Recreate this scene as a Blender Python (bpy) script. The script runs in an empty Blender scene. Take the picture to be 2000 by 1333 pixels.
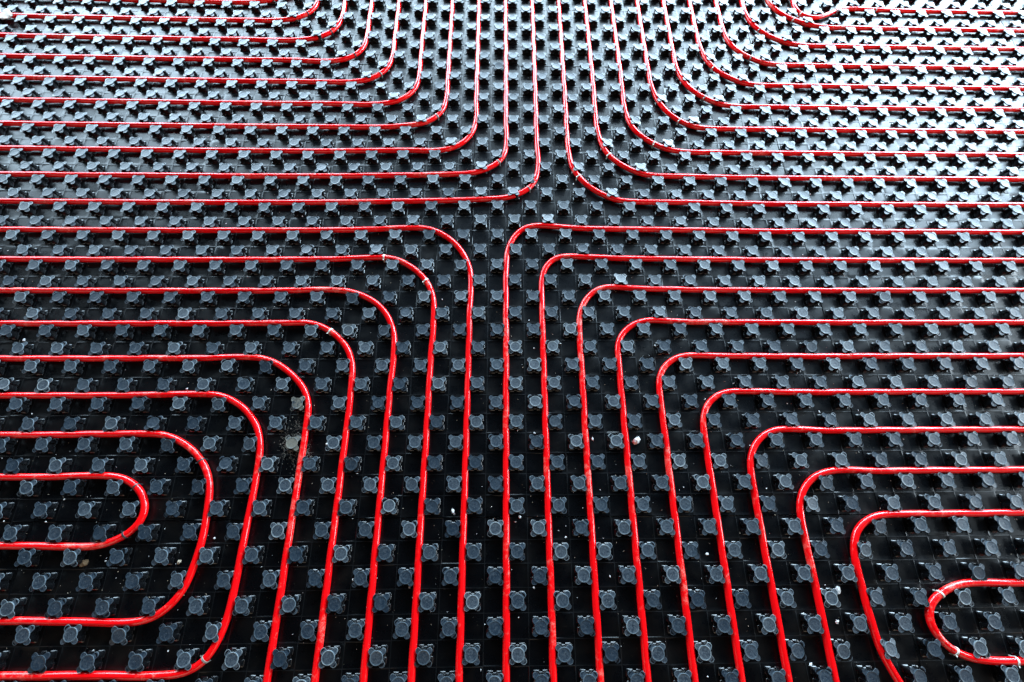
import bpy, bmesh, math, random
from mathutils import Vector, Matrix, noise

SC = bpy.context.scene
COL = SC.collection

# ------------------------------------------------------------------ camera, world, lamps, exposure
CAM=[0.016600247888187158, -0.5948604478046573, 1.1945554581862594, 16.55355617018782, 0.3749298645445834, -0.017377195001754844, -0.007829770209541877]
cam_data = bpy.data.cameras.new('camera')
cam = bpy.data.objects.new('camera', cam_data)
COL.objects.link(cam)
cam.location = CAM[0:3]
cam.rotation_euler = CAM[4:7]
cam_data.lens = CAM[3]
cam_data.sensor_width = 36.0
cam_data.sensor_fit = 'HORIZONTAL'
cam_data.clip_start = 0.02
cam_data.clip_end = 100.0
SC.camera = cam

world = bpy.data.worlds.new('World')
SC.world = world
world.use_nodes = True
wn, wl = world.node_tree.nodes, world.node_tree.links
wn.clear()
w_out = wn.new('ShaderNodeOutputWorld')
w_bg = wn.new('ShaderNodeBackground')
w_tc = wn.new('ShaderNodeTexCoord')
w_sep = wn.new('ShaderNodeSeparateXYZ')
wl.new(w_tc.outputs['Generated'], w_sep.inputs[0])
# an unlit interior: brighter low down towards the windows, almost black overhead and behind
w_dot = wn.new('ShaderNodeVectorMath'); w_dot.operation = 'DOT_PRODUCT'
wl.new(w_tc.outputs['Generated'], w_dot.inputs[0])
w_dot.inputs[1].default_value = Vector((0.42, 0.80, 0.30)).normalized()
w_ramp = wn.new('ShaderNodeValToRGB')
wl.new(w_dot.outputs['Value'], w_ramp.inputs[0])
cr = w_ramp.color_ramp
cr.elements[0].position = 0.0;  cr.elements[0].color = (0.018, 0.017, 0.017, 1)
cr.elements[1].position = 1.0;  cr.elements[1].color = (2.2, 2.7, 3.2, 1)
e = cr.elements.new(0.42); e.color = (0.016, 0.021, 0.028, 1)
e = cr.elements.new(0.62); e.color = (0.20, 0.33, 0.50, 1)
e = cr.elements.new(0.82); e.color = (1.1, 1.6, 2.2, 1)
wl.new(w_ramp.outputs[0], w_bg.inputs[0])
w_bg.inputs[1].default_value = WORLD_K = 0.36
wl.new(w_bg.outputs[0], w_out.inputs[0])

def window_lamp(name, az, dist, z0, z1, width, radiance, color):
    """a rectangular window pane standing upright at compass bearing az (degrees from +Y towards +X), facing the floor centre"""
    l = bpy.data.lights.new(name, 'AREA')
    l.shape = 'RECTANGLE'; l.size = width; l.size_y = (z1 - z0)
    l.energy = radiance * math.pi * width * (z1 - z0)
    l.color = color
    o = bpy.data.objects.new(name, l); COL.objects.link(o)
    a = math.radians(az)
    o.location = (math.sin(a) * dist, -0.3 + math.cos(a) * dist, (z0 + z1) / 2)
    o.rotation_euler = (Vector((0, -0.3, (z0 + z1) / 2)) - o.location).to_track_quat('-Z', 'Y').to_euler()
    return o
DAY = (0.62, 0.83, 1.0)
for az, k, top in ((-55, 0.62, 2.1), (-41, 0.98, 2.35), (-27, 0.98, 2.5), (-13, 0.90, 2.5), (1, 1.0, 2.5), (15, 1.2, 2.5), (29, 1.4, 2.55), (43, 1.6, 2.6), (57, 1.45, 2.5)):
    window_lamp('window_light', az, 4.4, 0.45, top, 0.98, 23.0 * k, DAY)
for az in (71, 79, 87, 95):
    window_lamp('side_window_light', az, 4.6, 0.75, 2.35, 0.36, 25.0, (0.76, 0.90, 1.0))
window_lamp('left_window_light', -72, 5.0, 1.4, 2.9, 0.5, 3.0, (0.74, 0.88, 1.0))
for az in (150, 180, 210):
    window_lamp('rear_room_light', az, 4.2, 0.6, 3.4, 1.7, 1.5, (1.0, 0.80, 0.62))
for az in (-120, 120):
    window_lamp('side_room_light', az, 4.6, 0.6, 3.0, 1.7, 0.9, (1.0, 0.86, 0.74))

SC.view_settings.view_transform = 'Standard'
SC.view_settings.look = 'None'
SC.view_settings.gamma = 1.0
SC.view_settings.use_curve_mapping = False
SC.view_settings.exposure = 0.0
SC.render.engine = 'CYCLES'
SC.cycles.max_bounces = 6
SC.cycles.glossy_bounces = 4
SC.cycles.diffuse_bounces = 3
SC.cycles.caustics_reflective = False
SC.cycles.caustics_refractive = False

# ------------------------------------------------------------------ measured layout
WARP_TERMS=[(0, 0), (0, 1), (0, 2), (0, 3), (0, 4), (0, 5), (1, 0), (1, 1), (1, 2), (1, 3), (1, 4), (2, 0), (2, 1), (2, 2), (2, 3), (3, 0), (3, 1), (3, 2), (4, 0), (4, 1), (5, 0)]
WARP=[[0.01579, 0.05286], [0.06259, 0.03061], [-0.00373, -0.11899], [-0.00576, -0.11852], [-0.00144, -0.05223], [0.0164, -0.04481], [-0.08953, 0.14207], [0.02742, 0.02896], [0.28385, -0.16464], [0.0034, -0.05848], [-0.2511, 0.0754], [0.03261, -0.33201], [-0.00795, 0.06256], [-0.04538, 0.46346], [-0.05792, 0.22724], [0.13571, -0.22228], [-0.07431, -0.12474], [0.01432, -0.07512], [-0.10199, 0.33467], [-0.12649, -0.28488], [0.01178, 0.05782]]
LAT=[[[0,0],[0,0],[0,0],[0,0],[0,0],[0,0],[0,0],[0,0],[0,0],[0,0],[0,0],[0,0],[0,0],[0,0],[0,0],[0,0],[0,0],[0,0],[0,0]],[[0,0],[0,0],[0,0],[0,0],[0,0],[0,0],[0,0],[0,0],[0,0],[0,0],[0,0],[0,0],[0,0],[0,0],[0,0],[1,-1],[0,-1],[0,0],[0,0]],[[0,0],[0,0],[0,0],[0,0],[0,0],[0,0],[0,0],[0,0],[0,0],[0,0],[0,0],[0,0],[-1,1],[-1,0],[8,-11],[15,-25],[9,-16],[1,-2],[0,0]],[[0,0],[0,0],[0,0],[0,0],[0,0],[0,0],[0,0],[0,0],[0,0],[1,0],[7,-2],[5,-1],[-9,9],[-10,9],[14,-15],[26,-45],[23,-46],[5,-10],[0,0]],[[0,0],[0,0],[0,0],[0,0],[0,0],[0,0],[0,1],[-1,2],[1,2],[14,-3],[28,-12],[13,-7],[-14,15],[-19,21],[2,1],[14,-27],[13,-38],[4,-13],[0,0]],[[0,0],[0,0],[0,0],[0,0],[-1,0],[-3,3],[-7,10],[-9,14],[-3,10],[14,-1],[23,-14],[6,-9],[-16,14],[-25,29],[-13,21],[-4,2],[0,-11],[1,-5],[0,0]],[[0,0],[0,0],[1,-1],[-1,-1],[-11,0],[-22,12],[-21,20],[-17,20],[-8,14],[7,2],[16,-12],[4,-10],[-13,11],[-26,29],[-24,32],[-15,23],[-4,11],[0,2],[0,0]],[[0,0],[3,-1],[13,-7],[6,-8],[-11,-3],[-24,12],[-24,20],[-15,18],[-7,15],[8,0],[19,-16],[12,-17],[-2,0],[-17,20],[-20,32],[-10,31],[2,23],[2,6],[0,0]],[[0,0],[10,-5],[24,-14],[16,-13],[-5,-4],[-18,12],[-15,19],[-3,15],[2,9],[13,-7],[23,-30],[17,-36],[9,-24],[-5,1],[-7,23],[5,33],[12,33],[5,12],[0,0]],[[0,0],[8,-7],[17,-14],[16,-10],[2,0],[-12,15],[-7,20],[8,8],[18,-6],[25,-20],[28,-44],[20,-53],[17,-47],[4,-19],[3,9],[12,27],[11,35],[3,13],[0,0]],[[0,0],[1,-6],[0,-11],[7,-3],[8,4],[-8,13],[-5,15],[9,-1],[20,-17],[27,-27],[28,-47],[16,-60],[15,-61],[9,-40],[14,-12],[20,12],[16,26],[4,8],[0,0]],[[0,0],[-5,-5],[-14,-9],[-6,0],[7,6],[-9,6],[-1,1],[7,-14],[9,-24],[9,-26],[11,-34],[8,-63],[6,-70],[7,-53],[16,-26],[18,0],[13,8],[3,-1],[0,0]],[[0,0],[-1,-1],[-7,-3],[-5,3],[2,5],[0,-9],[5,-23],[-1,-31],[-10,-29],[-13,-16],[-17,4],[-14,-26],[-11,-44],[-4,-38],[9,-22],[16,-20],[22,-40],[12,-23],[1,-2]],[[0,0],[5,5],[14,16],[11,21],[4,15],[2,-15],[1,-35],[-8,-37],[-23,-23],[-27,9],[-37,53],[-36,34],[-29,10],[-14,-7],[-1,-24],[11,-38],[18,-51],[13,-35],[1,-4]],[[0,0],[7,8],[12,17],[10,19],[5,11],[-2,-14],[-3,-34],[-7,-32],[-21,-8],[-28,40],[-36,97],[-38,86],[-27,47],[-4,-3],[2,-45],[-6,-43],[-9,-42],[-6,-29],[-1,-3]],[[0,0],[1,6],[1,12],[2,13],[1,2],[-7,-19],[-7,-27],[-6,-21],[-4,8],[0,67],[-9,129],[-16,109],[-7,42],[7,-30],[5,-64],[-7,-50],[-15,-39],[-11,-27],[-1,-3]],[[0,0],[-8,-1],[-12,-1],[-7,2],[-6,-4],[-12,-21],[-6,-21],[3,-13],[17,15],[24,60],[21,110],[13,88],[6,25],[10,-43],[8,-78],[-3,-53],[-10,-28],[-7,-19],[-1,-2]],[[0,0],[-7,-3],[-17,-8],[-15,-4],[-14,-6],[-10,-17],[7,-13],[19,-7],[23,8],[27,31],[35,60],[21,47],[10,20],[14,-21],[10,-65],[-14,-45],[-33,-26],[-24,-18],[-3,-2]],[[0,0],[-3,0],[-13,-1],[-14,-2],[-8,-5],[9,-5],[28,3],[24,1],[10,-3],[13,4],[35,23],[17,19],[9,15],[16,-1],[12,-36],[-29,-35],[-53,-40],[-37,-28],[-4,-3]],[[0,0],[-5,3],[-14,5],[-10,0],[6,-6],[29,4],[28,12],[10,0],[-11,-20],[-17,-30],[7,-16],[1,-12],[3,-4],[10,5],[6,-6],[-24,-25],[-42,-40],[-26,-25],[-2,-2]],[[0,0],[-1,5],[-7,4],[-1,-4],[17,-8],[23,9],[12,9],[-4,-6],[-25,-29],[-31,-48],[-17,-50],[-16,-46],[-5,-33],[6,-11],[4,6],[0,10],[-10,-7],[-5,-5],[0,0]],[[0,0],[-4,-1],[-7,-4],[0,-6],[13,-4],[13,14],[6,11],[-9,-3],[-29,-26],[-31,-46],[-16,-47],[-18,-46],[-12,-33],[-1,-9],[1,18],[15,56],[14,52],[2,8],[0,0]],[[0,0],[-4,-5],[-3,-10],[1,-5],[2,4],[8,16],[10,17],[-1,7],[-21,-14],[-25,-30],[-10,-29],[-10,-30],[-3,-24],[0,-8],[-1,14],[19,55],[29,69],[12,23],[0,1]],[[0,0],[0,-2],[2,-6],[1,0],[-4,7],[10,14],[16,18],[9,14],[-8,-2],[-18,-13],[-5,-8],[-2,-10],[9,-13],[6,-10],[-1,-2],[19,30],[35,51],[22,29],[1,1]],[[0,0],[0,0],[1,0],[0,1],[-1,4],[10,10],[16,16],[11,15],[-2,5],[-12,1],[-2,7],[3,4],[17,-2],[13,-4],[-6,-12],[4,8],[18,27],[13,20],[1,2]],[[0,0],[0,0],[0,0],[0,0],[0,0],[3,2],[8,8],[5,11],[-4,6],[-8,8],[0,16],[6,13],[23,11],[17,10],[-13,-6],[-9,2],[2,16],[2,18],[0,4]],[[0,0],[0,0],[0,0],[0,0],[0,0],[0,0],[0,1],[0,2],[-5,3],[-6,9],[0,17],[9,18],[28,20],[18,20],[-17,-2],[-9,-7],[4,2],[-2,9],[-2,4]],[[0,0],[0,0],[0,0],[0,0],[0,0],[0,0],[0,0],[0,0],[-1,0],[-1,2],[0,6],[7,12],[23,20],[11,20],[-20,-5],[-6,-17],[-1,-18],[-11,-14],[-5,-3]],[[0,0],[0,0],[0,0],[0,0],[0,0],[0,0],[0,0],[0,0],[0,0],[0,0],[0,0],[1,1],[4,5],[0,8],[-17,-5],[-6,-18],[-10,-26],[-15,-22],[-4,-4]],[[0,0],[0,0],[0,0],[0,0],[0,0],[0,0],[0,0],[0,0],[0,0],[0,0],[0,0],[0,0],[0,0],[0,0],[-2,-1],[-2,-5],[-6,-11],[-5,-7],[-1,-1]],[[0,0],[0,0],[0,0],[0,0],[0,0],[0,0],[0,0],[0,0],[0,0],[0,0],[0,0],[0,0],[0,0],[0,0],[0,0],[0,0],[0,0],[0,0],[0,0]]]
PIPES={
'lr0':[(2.3001,0.2293),(2.2001,0.2293),(2.1001,0.2293),(2.0001,0.2277),(1.9001,0.2265),(1.8,0.2258),(1.6998,0.2256),(1.5997,0.2253),(1.4996,0.2252),(1.3994,0.2251),(1.2992,0.225),(1.199,0.2248),(1.0987,0.2246),(0.9985,0.2245),(0.8984,0.2247),(0.7984,0.225),(0.6991,0.2262),(0.6,0.2275),(0.5011,0.2289),(0.3885,0.23),(0.2734,0.2318),(0.1969,0.2364),(0.1389,0.2423),(0.1021,0.2402),(0.0744,0.2292),(0.05,0.2021),(0.0319,0.1597),(0.0255,0.0946),(0.0246,0.0122),(0.0246,-0.0986),(0.0244,-0.1995),(0.0241,-0.3),(0.0238,-0.4),(0.0237,-0.4997),(0.0236,-0.5993),(0.0234,-0.6991),(0.023,-0.799),(0.0225,-0.8989),(0.0219,-0.9988),(0.0212,-1.0984),(0.0205,-1.1979)],
'lr1':[(2.301,0.1312),(2.201,0.1312),(2.101,0.1312),(2.0008,0.1292),(1.9006,0.1276),(1.8003,0.1266),(1.6999,0.126),(1.5997,0.1256),(1.4995,0.1253),(1.3992,0.1252),(1.2989,0.125),(1.1985,0.1248),(1.0982,0.1247),(0.9979,0.1246),(0.8978,0.1247),(0.7979,0.1251),(0.6984,0.1259),(0.5992,0.127),(0.5002,0.1282),(0.3788,0.1292),(0.2669,0.1339),(0.2029,0.1361),(0.1745,0.1325),(0.1532,0.1187),(0.1355,0.0932),(0.1264,0.0531),(0.1249,-0.0275),(0.1244,-0.199),(0.124,-0.2996),(0.1236,-0.3998),(0.1234,-0.4997),(0.1234,-0.5993),(0.123,-0.6992),(0.1226,-0.7992),(0.1219,-0.8991),(0.1214,-0.9989),(0.1207,-1.0984),(0.12,-1.1977)],
'lr2':[(2.3021,0.0331),(2.2021,0.0331),(2.1021,0.0331),(2.0017,0.0308),(1.9013,0.0289),(1.8009,0.0275),(1.7004,0.0266),(1.6001,0.026),(1.4999,0.0257),(1.3996,0.0255),(1.2992,0.0254),(1.1988,0.0252),(1.0982,0.0251),(0.9979,0.0251),(0.8978,0.0252),(0.7979,0.0255),(0.6984,0.0261),(0.588,0.0267),(0.4785,0.0285),(0.3875,0.031),(0.3334,0.0356),(0.3006,0.0338),(0.2744,0.0223),(0.2497,-0.002),(0.2352,-0.029),(0.2269,-0.0618),(0.2249,-0.0971),(0.2245,-0.1986),(0.2239,-0.2992),(0.2235,-0.3996),(0.2232,-0.4997),(0.2231,-0.5994),(0.2227,-0.6994),(0.2222,-0.7994),(0.2215,-0.8994),(0.2209,-0.999),(0.2202,-1.0983),(0.2195,-1.1975)],
'lr3':[(2.3034,-0.0648),(2.2034,-0.0648),(2.1034,-0.0648),(2.0028,-0.0675),(1.9022,-0.0698),(1.8017,-0.0715),(1.7011,-0.0727),(1.6008,-0.0734),(1.5005,-0.0738),(1.4003,-0.074),(1.2999,-0.0742),(1.1994,-0.0743),(1.0988,-0.0744),(0.9984,-0.0744),(0.8983,-0.0743),(0.7984,-0.0741),(0.608,-0.0732),(0.501,-0.072),(0.4372,-0.0676),(0.4041,-0.0693),(0.3743,-0.0802),(0.3512,-0.0978),(0.3336,-0.1198),(0.3252,-0.1421),(0.3253,-0.1642),(0.3243,-0.2989),(0.3236,-0.3994),(0.3231,-0.4996),(0.3228,-0.5994),(0.3224,-0.6995),(0.3219,-0.7996),(0.3212,-0.8995),(0.3207,-0.999),(0.32,-1.0982),(0.3191,-1.1973)],
'lr4':[(2.3048,-0.1626),(2.2048,-0.1626),(2.1048,-0.1626),(2.004,-0.1657),(1.9033,-0.1684),(1.8026,-0.1705),(1.7019,-0.172),(1.6015,-0.1728),(1.5012,-0.1733),(1.401,-0.1735),(1.3006,-0.1737),(1.2001,-0.1738),(1.0995,-0.1739),(0.9991,-0.174),(0.8989,-0.1739),(0.799,-0.1737),(0.6994,-0.1732),(0.591,-0.1727),(0.5282,-0.1702),(0.4955,-0.1729),(0.4658,-0.185),(0.4437,-0.2042),(0.4299,-0.2261),(0.4254,-0.2505),(0.4241,-0.3991),(0.4234,-0.4994),(0.4229,-0.5994),(0.4224,-0.6995),(0.4219,-0.7995),(0.4213,-0.8994),(0.4207,-0.9989),(0.4198,-1.0981),(0.4188,-1.1971)],
'lr5':[(2.3063,-0.2604),(2.2063,-0.2604),(2.1063,-0.2604),(2.0054,-0.2639),(1.9044,-0.2669),(1.8035,-0.2693),(1.7027,-0.2712),(1.6022,-0.2722),(1.5019,-0.2729),(1.4016,-0.2733),(1.3011,-0.2736),(1.2006,-0.2737),(1.1001,-0.2737),(0.9996,-0.2738),(0.8994,-0.2737),(0.7435,-0.2732),(0.6759,-0.2708),(0.6243,-0.2705),(0.5896,-0.2745),(0.5644,-0.2867),(0.542,-0.3082),(0.5301,-0.3322),(0.5252,-0.3585),(0.524,-0.4992),(0.5232,-0.5995),(0.5226,-0.6996),(0.522,-0.7995),(0.5214,-0.8992),(0.5208,-0.9987),(0.5197,-1.0979),(0.5185,-1.197)],
'lr6':[(2.3079,-0.3581),(2.2079,-0.3581),(2.1079,-0.3581),(2.0068,-0.3619),(1.9056,-0.3654),(1.8045,-0.3682),(1.7035,-0.3703),(1.6029,-0.3717),(1.5023,-0.3726),(1.4019,-0.3732),(1.3013,-0.3735),(1.2008,-0.3737),(1.1003,-0.3737),(0.9999,-0.3738),(0.82,-0.3736),(0.761,-0.37),(0.7208,-0.3703),(0.6929,-0.376),(0.6643,-0.3918),(0.6439,-0.414),(0.6311,-0.4383),(0.6255,-0.4667),(0.6237,-0.5997),(0.623,-0.6996),(0.6223,-0.7994),(0.6214,-0.899),(0.6208,-0.9986),(0.6196,-1.0978),(0.6183,-1.1968)],
'lr7':[(2.3095,-0.4558),(2.2095,-0.4558),(2.1095,-0.4558),(2.0081,-0.46),(1.9067,-0.4638),(1.8055,-0.4669),(1.7043,-0.4693),(1.6034,-0.4711),(1.5027,-0.4723),(1.4021,-0.473),(1.3014,-0.4735),(1.2008,-0.4738),(1.1003,-0.4739),(0.9227,-0.474),(0.8586,-0.471),(0.8214,-0.4732),(0.7906,-0.4814),(0.7629,-0.4981),(0.7436,-0.5188),(0.7303,-0.5422),(0.7253,-0.5682),(0.7235,-0.6998),(0.7227,-0.7995),(0.7218,-0.899),(0.721,-0.9984),(0.7197,-1.0976),(0.7182,-1.1967)],
'lr8':[(2.311,-0.5533),(2.211,-0.5533),(2.111,-0.5533),(2.0094,-0.5579),(1.9078,-0.5621),(1.8063,-0.5655),(1.705,-0.5682),(1.6039,-0.5703),(1.5029,-0.5718),(1.402,-0.5728),(1.3012,-0.5735),(1.2006,-0.574),(1.1002,-0.5743),(0.9882,-0.5742),(0.932,-0.5746),(0.9061,-0.5776),(0.8852,-0.5851),(0.8629,-0.5982),(0.8456,-0.6157),(0.8367,-0.6343),(0.8312,-0.6537),(0.8282,-0.6857),(0.8286,-0.714),(0.8289,-0.7581),(0.8312,-0.7902),(0.8326,-0.8321),(0.8388,-0.8608),(0.8479,-0.8861),(0.8579,-0.911),(0.8741,-0.9365),(0.9025,-0.9564),(1.097,-1.0226),(1.1978,-1.0216),(1.2987,-1.0204),(1.3997,-1.0189),(1.5008,-1.0169),(1.6022,-1.0143),(1.7039,-1.0111),(1.8057,-1.007),(1.9078,-1.0021),(2.0102,-0.9962),(2.1127,-0.9899),(2.2127,-0.9899),(2.3127,-0.9899)],
'lr9':[(2.3127,-0.6993),(2.2127,-0.6993),(2.1127,-0.6993),(2.0108,-0.7045),(1.9089,-0.7093),(1.8072,-0.7132),(1.7057,-0.7164),(1.6043,-0.7188),(1.5031,-0.7207),(1.4021,-0.7221),(1.3012,-0.7232),(1.1475,-0.7241),(1.0885,-0.7223),(1.0577,-0.7249),(1.0244,-0.7347),(0.9959,-0.7484),(0.9736,-0.7651),(0.9626,-0.7837),(0.9617,-0.8031),(0.9692,-0.8242),(0.9819,-0.843),(1.0021,-0.8587),(1.0321,-0.8686),(1.0716,-0.8738),(1.1307,-0.8748),(1.3006,-0.8723),(1.4015,-0.8709),(1.5026,-0.8691),(1.6039,-0.8669),(1.7054,-0.864),(1.8071,-0.8605),(1.9091,-0.856),(2.0113,-0.8507),(2.1135,-0.8449),(2.2135,-0.8449),(2.3135,-0.8449)],
'll0':[(-2.3098,0.2342),(-2.2098,0.2342),(-2.1098,0.2342),(-2.0077,0.2314),(-1.9056,0.2288),(-1.8037,0.2266),(-1.7019,0.2248),(-1.6001,0.2233),(-1.4992,0.2224),(-1.3985,0.2218),(-1.2982,0.2216),(-1.1976,0.2214),(-1.0972,0.2213),(-0.9969,0.2212),(-0.8965,0.2212),(-0.7963,0.2214),(-0.6964,0.2218),(-0.5971,0.2226),(-0.4111,0.2254),(-0.321,0.2298),(-0.2606,0.2323),(-0.2227,0.2318),(-0.195,0.2258),(-0.164,0.2117),(-0.1328,0.1871),(-0.1063,0.1557),(-0.0874,0.1197),(-0.0761,0.0826),(-0.0734,0.0332),(-0.0755,-0.0276),(-0.0754,-0.2001),(-0.0756,-0.3005),(-0.0759,-0.4002),(-0.076,-0.4998),(-0.0761,-0.5992),(-0.0763,-0.699),(-0.0766,-0.799),(-0.077,-0.8989),(-0.0776,-0.9989),(-0.0783,-1.0987),(-0.079,-1.1982)],
'll1':[(-2.3096,0.1351),(-2.2096,0.1351),(-2.1096,0.1351),(-2.0076,0.1321),(-1.9056,0.1293),(-1.8038,0.127),(-1.7022,0.1252),(-1.6007,0.1237),(-1.4997,0.1228),(-1.3991,0.1223),(-1.2987,0.122),(-1.1982,0.1218),(-1.0978,0.1218),(-0.9974,0.1218),(-0.8969,0.1218),(-0.7967,0.1219),(-0.6967,0.1222),(-0.5974,0.1229),(-0.4731,0.1241),(-0.4003,0.1279),(-0.327,0.1303),(-0.2896,0.1238),(-0.2528,0.1038),(-0.2204,0.0772),(-0.1968,0.0476),(-0.1821,0.0152),(-0.1752,-0.0198),(-0.1734,-0.0665),(-0.1737,-0.1119),(-0.1752,-0.1852),(-0.1753,-0.301),(-0.1756,-0.4006),(-0.1759,-0.5),(-0.1761,-0.5993),(-0.1762,-0.6992),(-0.1764,-0.7992),(-0.1767,-0.8992),(-0.1773,-0.9992),(-0.1779,-1.099),(-0.1785,-1.1986)],
'll2':[(-2.3097,0.0364),(-2.2097,0.0364),(-2.1097,0.0364),(-2.0077,0.0332),(-1.9057,0.0302),(-1.8041,0.0277),(-1.7026,0.0258),(-1.6014,0.0243),(-1.5006,0.0234),(-1.3999,0.0229),(-1.2995,0.0225),(-1.1991,0.0223),(-1.0986,0.0223),(-0.9981,0.0223),(-0.8975,0.0222),(-0.7972,0.0222),(-0.6017,0.0229),(-0.4957,0.0262),(-0.4428,0.0246),(-0.405,0.0182),(-0.3678,0.0039),(-0.3315,-0.0183),(-0.3048,-0.0464),(-0.2862,-0.0817),(-0.2759,-0.1193),(-0.2731,-0.1663),(-0.2752,-0.2413),(-0.2754,-0.4009),(-0.2757,-0.5004),(-0.276,-0.5996),(-0.2762,-0.6996),(-0.2764,-0.7996),(-0.2766,-0.8996),(-0.2772,-0.9997),(-0.2776,-1.0994),(-0.278,-1.1989)],
'll3':[(-2.31,-0.0618),(-2.21,-0.0618),(-2.11,-0.0618),(-2.008,-0.0653),(-1.9061,-0.0686),(-1.8045,-0.0713),(-1.7031,-0.0734),(-1.602,-0.075),(-1.5013,-0.0759),(-1.4007,-0.0766),(-1.3004,-0.077),(-1.1999,-0.0773),(-1.0993,-0.0774),(-0.9988,-0.0774),(-0.8982,-0.0774),(-0.7979,-0.0773),(-0.6883,-0.0769),(-0.585,-0.0765),(-0.5232,-0.0746),(-0.4906,-0.0805),(-0.4569,-0.0955),(-0.4283,-0.1163),(-0.4019,-0.1443),(-0.3847,-0.1776),(-0.3783,-0.2061),(-0.3757,-0.2479),(-0.3745,-0.3048),(-0.3757,-0.5007),(-0.376,-0.6003),(-0.3765,-0.7004),(-0.3769,-0.8005),(-0.3772,-0.9006),(-0.3773,-1.0003),(-0.3774,-1.0998),(-0.3775,-1.1993)],
'll4':[(-2.3104,-0.1597),(-2.2104,-0.1597),(-2.1104,-0.1597),(-2.0085,-0.1635),(-1.9067,-0.1671),(-1.8051,-0.17),(-1.7037,-0.1724),(-1.6026,-0.1742),(-1.502,-0.1752),(-1.4015,-0.176),(-1.3012,-0.1764),(-1.2007,-0.1768),(-1.1001,-0.177),(-0.9995,-0.1771),(-0.899,-0.177),(-0.7684,-0.1766),(-0.7022,-0.1744),(-0.6352,-0.1749),(-0.5992,-0.182),(-0.5642,-0.1989),(-0.5309,-0.2241),(-0.5028,-0.2518),(-0.4853,-0.2817),(-0.4774,-0.3084),(-0.4757,-0.3373),(-0.4754,-0.4111),(-0.4758,-0.6007),(-0.4765,-0.7009),(-0.477,-0.801),(-0.4774,-0.9011),(-0.4773,-1.0008),(-0.4772,-1.1002),(-0.477,-1.1996)],
'll5':[(-2.311,-0.2573),(-2.211,-0.2573),(-2.111,-0.2573),(-2.0091,-0.2614),(-1.9073,-0.2653),(-1.8057,-0.2685),(-1.7044,-0.2711),(-1.6033,-0.2732),(-1.5026,-0.2745),(-1.4021,-0.2754),(-1.302,-0.2759),(-1.2016,-0.2764),(-1.1011,-0.2767),(-0.9391,-0.2764),(-0.8428,-0.2749),(-0.7461,-0.2739),(-0.7105,-0.2765),(-0.6771,-0.2879),(-0.6418,-0.3092),(-0.6152,-0.3342),(-0.5943,-0.3639),(-0.5836,-0.3943),(-0.5773,-0.4413),(-0.577,-0.501),(-0.5777,-0.572),(-0.5784,-0.6567),(-0.5792,-0.7085),(-0.5812,-0.7584),(-0.5879,-0.7989),(-0.6014,-0.8362),(-0.6116,-0.8525),(-0.6268,-0.865),(-0.651,-0.8743),(-0.6868,-0.8788),(-0.739,-0.8798),(-0.8183,-0.8774),(-1.0009,-0.8764),(-1.1015,-0.8755),(-1.2022,-0.8743),(-1.3031,-0.8727),(-1.4036,-0.8708),(-1.5043,-0.8684),(-1.6051,-0.8654),(-1.7061,-0.8618),(-1.8072,-0.8574),(-1.9084,-0.8522),(-2.0099,-0.8461),(-2.1113,-0.8397),(-2.2113,-0.8397),(-2.3113,-0.8397)],
'll6':[(-2.3116,-0.3546),(-2.2116,-0.3546),(-2.1116,-0.3546),(-2.0097,-0.3591),(-1.908,-0.3633),(-1.8064,-0.3668),(-1.7051,-0.3697),(-1.604,-0.3721),(-1.5032,-0.3737),(-1.4027,-0.3748),(-1.3027,-0.3755),(-1.2022,-0.3762),(-1.0962,-0.3766),(-0.9727,-0.3747),(-0.8793,-0.3746),(-0.8329,-0.3755),(-0.7981,-0.3845),(-0.7642,-0.4009),(-0.7329,-0.4233),(-0.7069,-0.4503),(-0.6894,-0.4791),(-0.6796,-0.512),(-0.6754,-0.5521),(-0.673,-0.5934),(-0.6747,-0.6367),(-0.6795,-0.6746),(-0.6864,-0.7075),(-0.7013,-0.7374),(-0.7238,-0.7618),(-0.7549,-0.7769),(-0.7937,-0.7821),(-0.8759,-0.7797),(-0.985,-0.7771),(-1.1018,-0.776),(-1.2025,-0.7749),(-1.3033,-0.7734),(-1.4039,-0.7717),(-1.5046,-0.7695),(-1.6055,-0.7668),(-1.7065,-0.7634),(-1.8077,-0.7593),(-1.9091,-0.7544),(-2.0106,-0.7486),(-2.1122,-0.7427),(-2.2122,-0.7427),(-2.3122,-0.7427)],
'll7':[(-2.3121,-0.4517),(-2.2121,-0.4517),(-2.1121,-0.4517),(-2.0103,-0.4566),(-1.9086,-0.4612),(-1.807,-0.465),(-1.7057,-0.4682),(-1.6046,-0.4708),(-1.5037,-0.4728),(-1.4033,-0.4742),(-1.3032,-0.4751),(-1.2027,-0.4759),(-1.0616,-0.4767),(-0.9722,-0.4744),(-0.9276,-0.4749),(-0.8948,-0.4799),(-0.8691,-0.4895),(-0.8465,-0.506),(-0.8285,-0.528),(-0.8187,-0.553),(-0.8214,-0.5752),(-0.8337,-0.5937),(-0.8534,-0.6097),(-0.8796,-0.6221),(-0.9137,-0.6299),(-0.9799,-0.6294),(-1.0523,-0.6273),(-1.2029,-0.6257),(-1.3034,-0.6245),(-1.4038,-0.6231),(-1.5044,-0.6212),(-1.6053,-0.6188),(-1.7064,-0.6158),(-1.8077,-0.6122),(-1.9092,-0.6078),(-2.0109,-0.6026),(-2.1126,-0.5972),(-2.2126,-0.5972),(-2.3126,-0.5972)],
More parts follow.
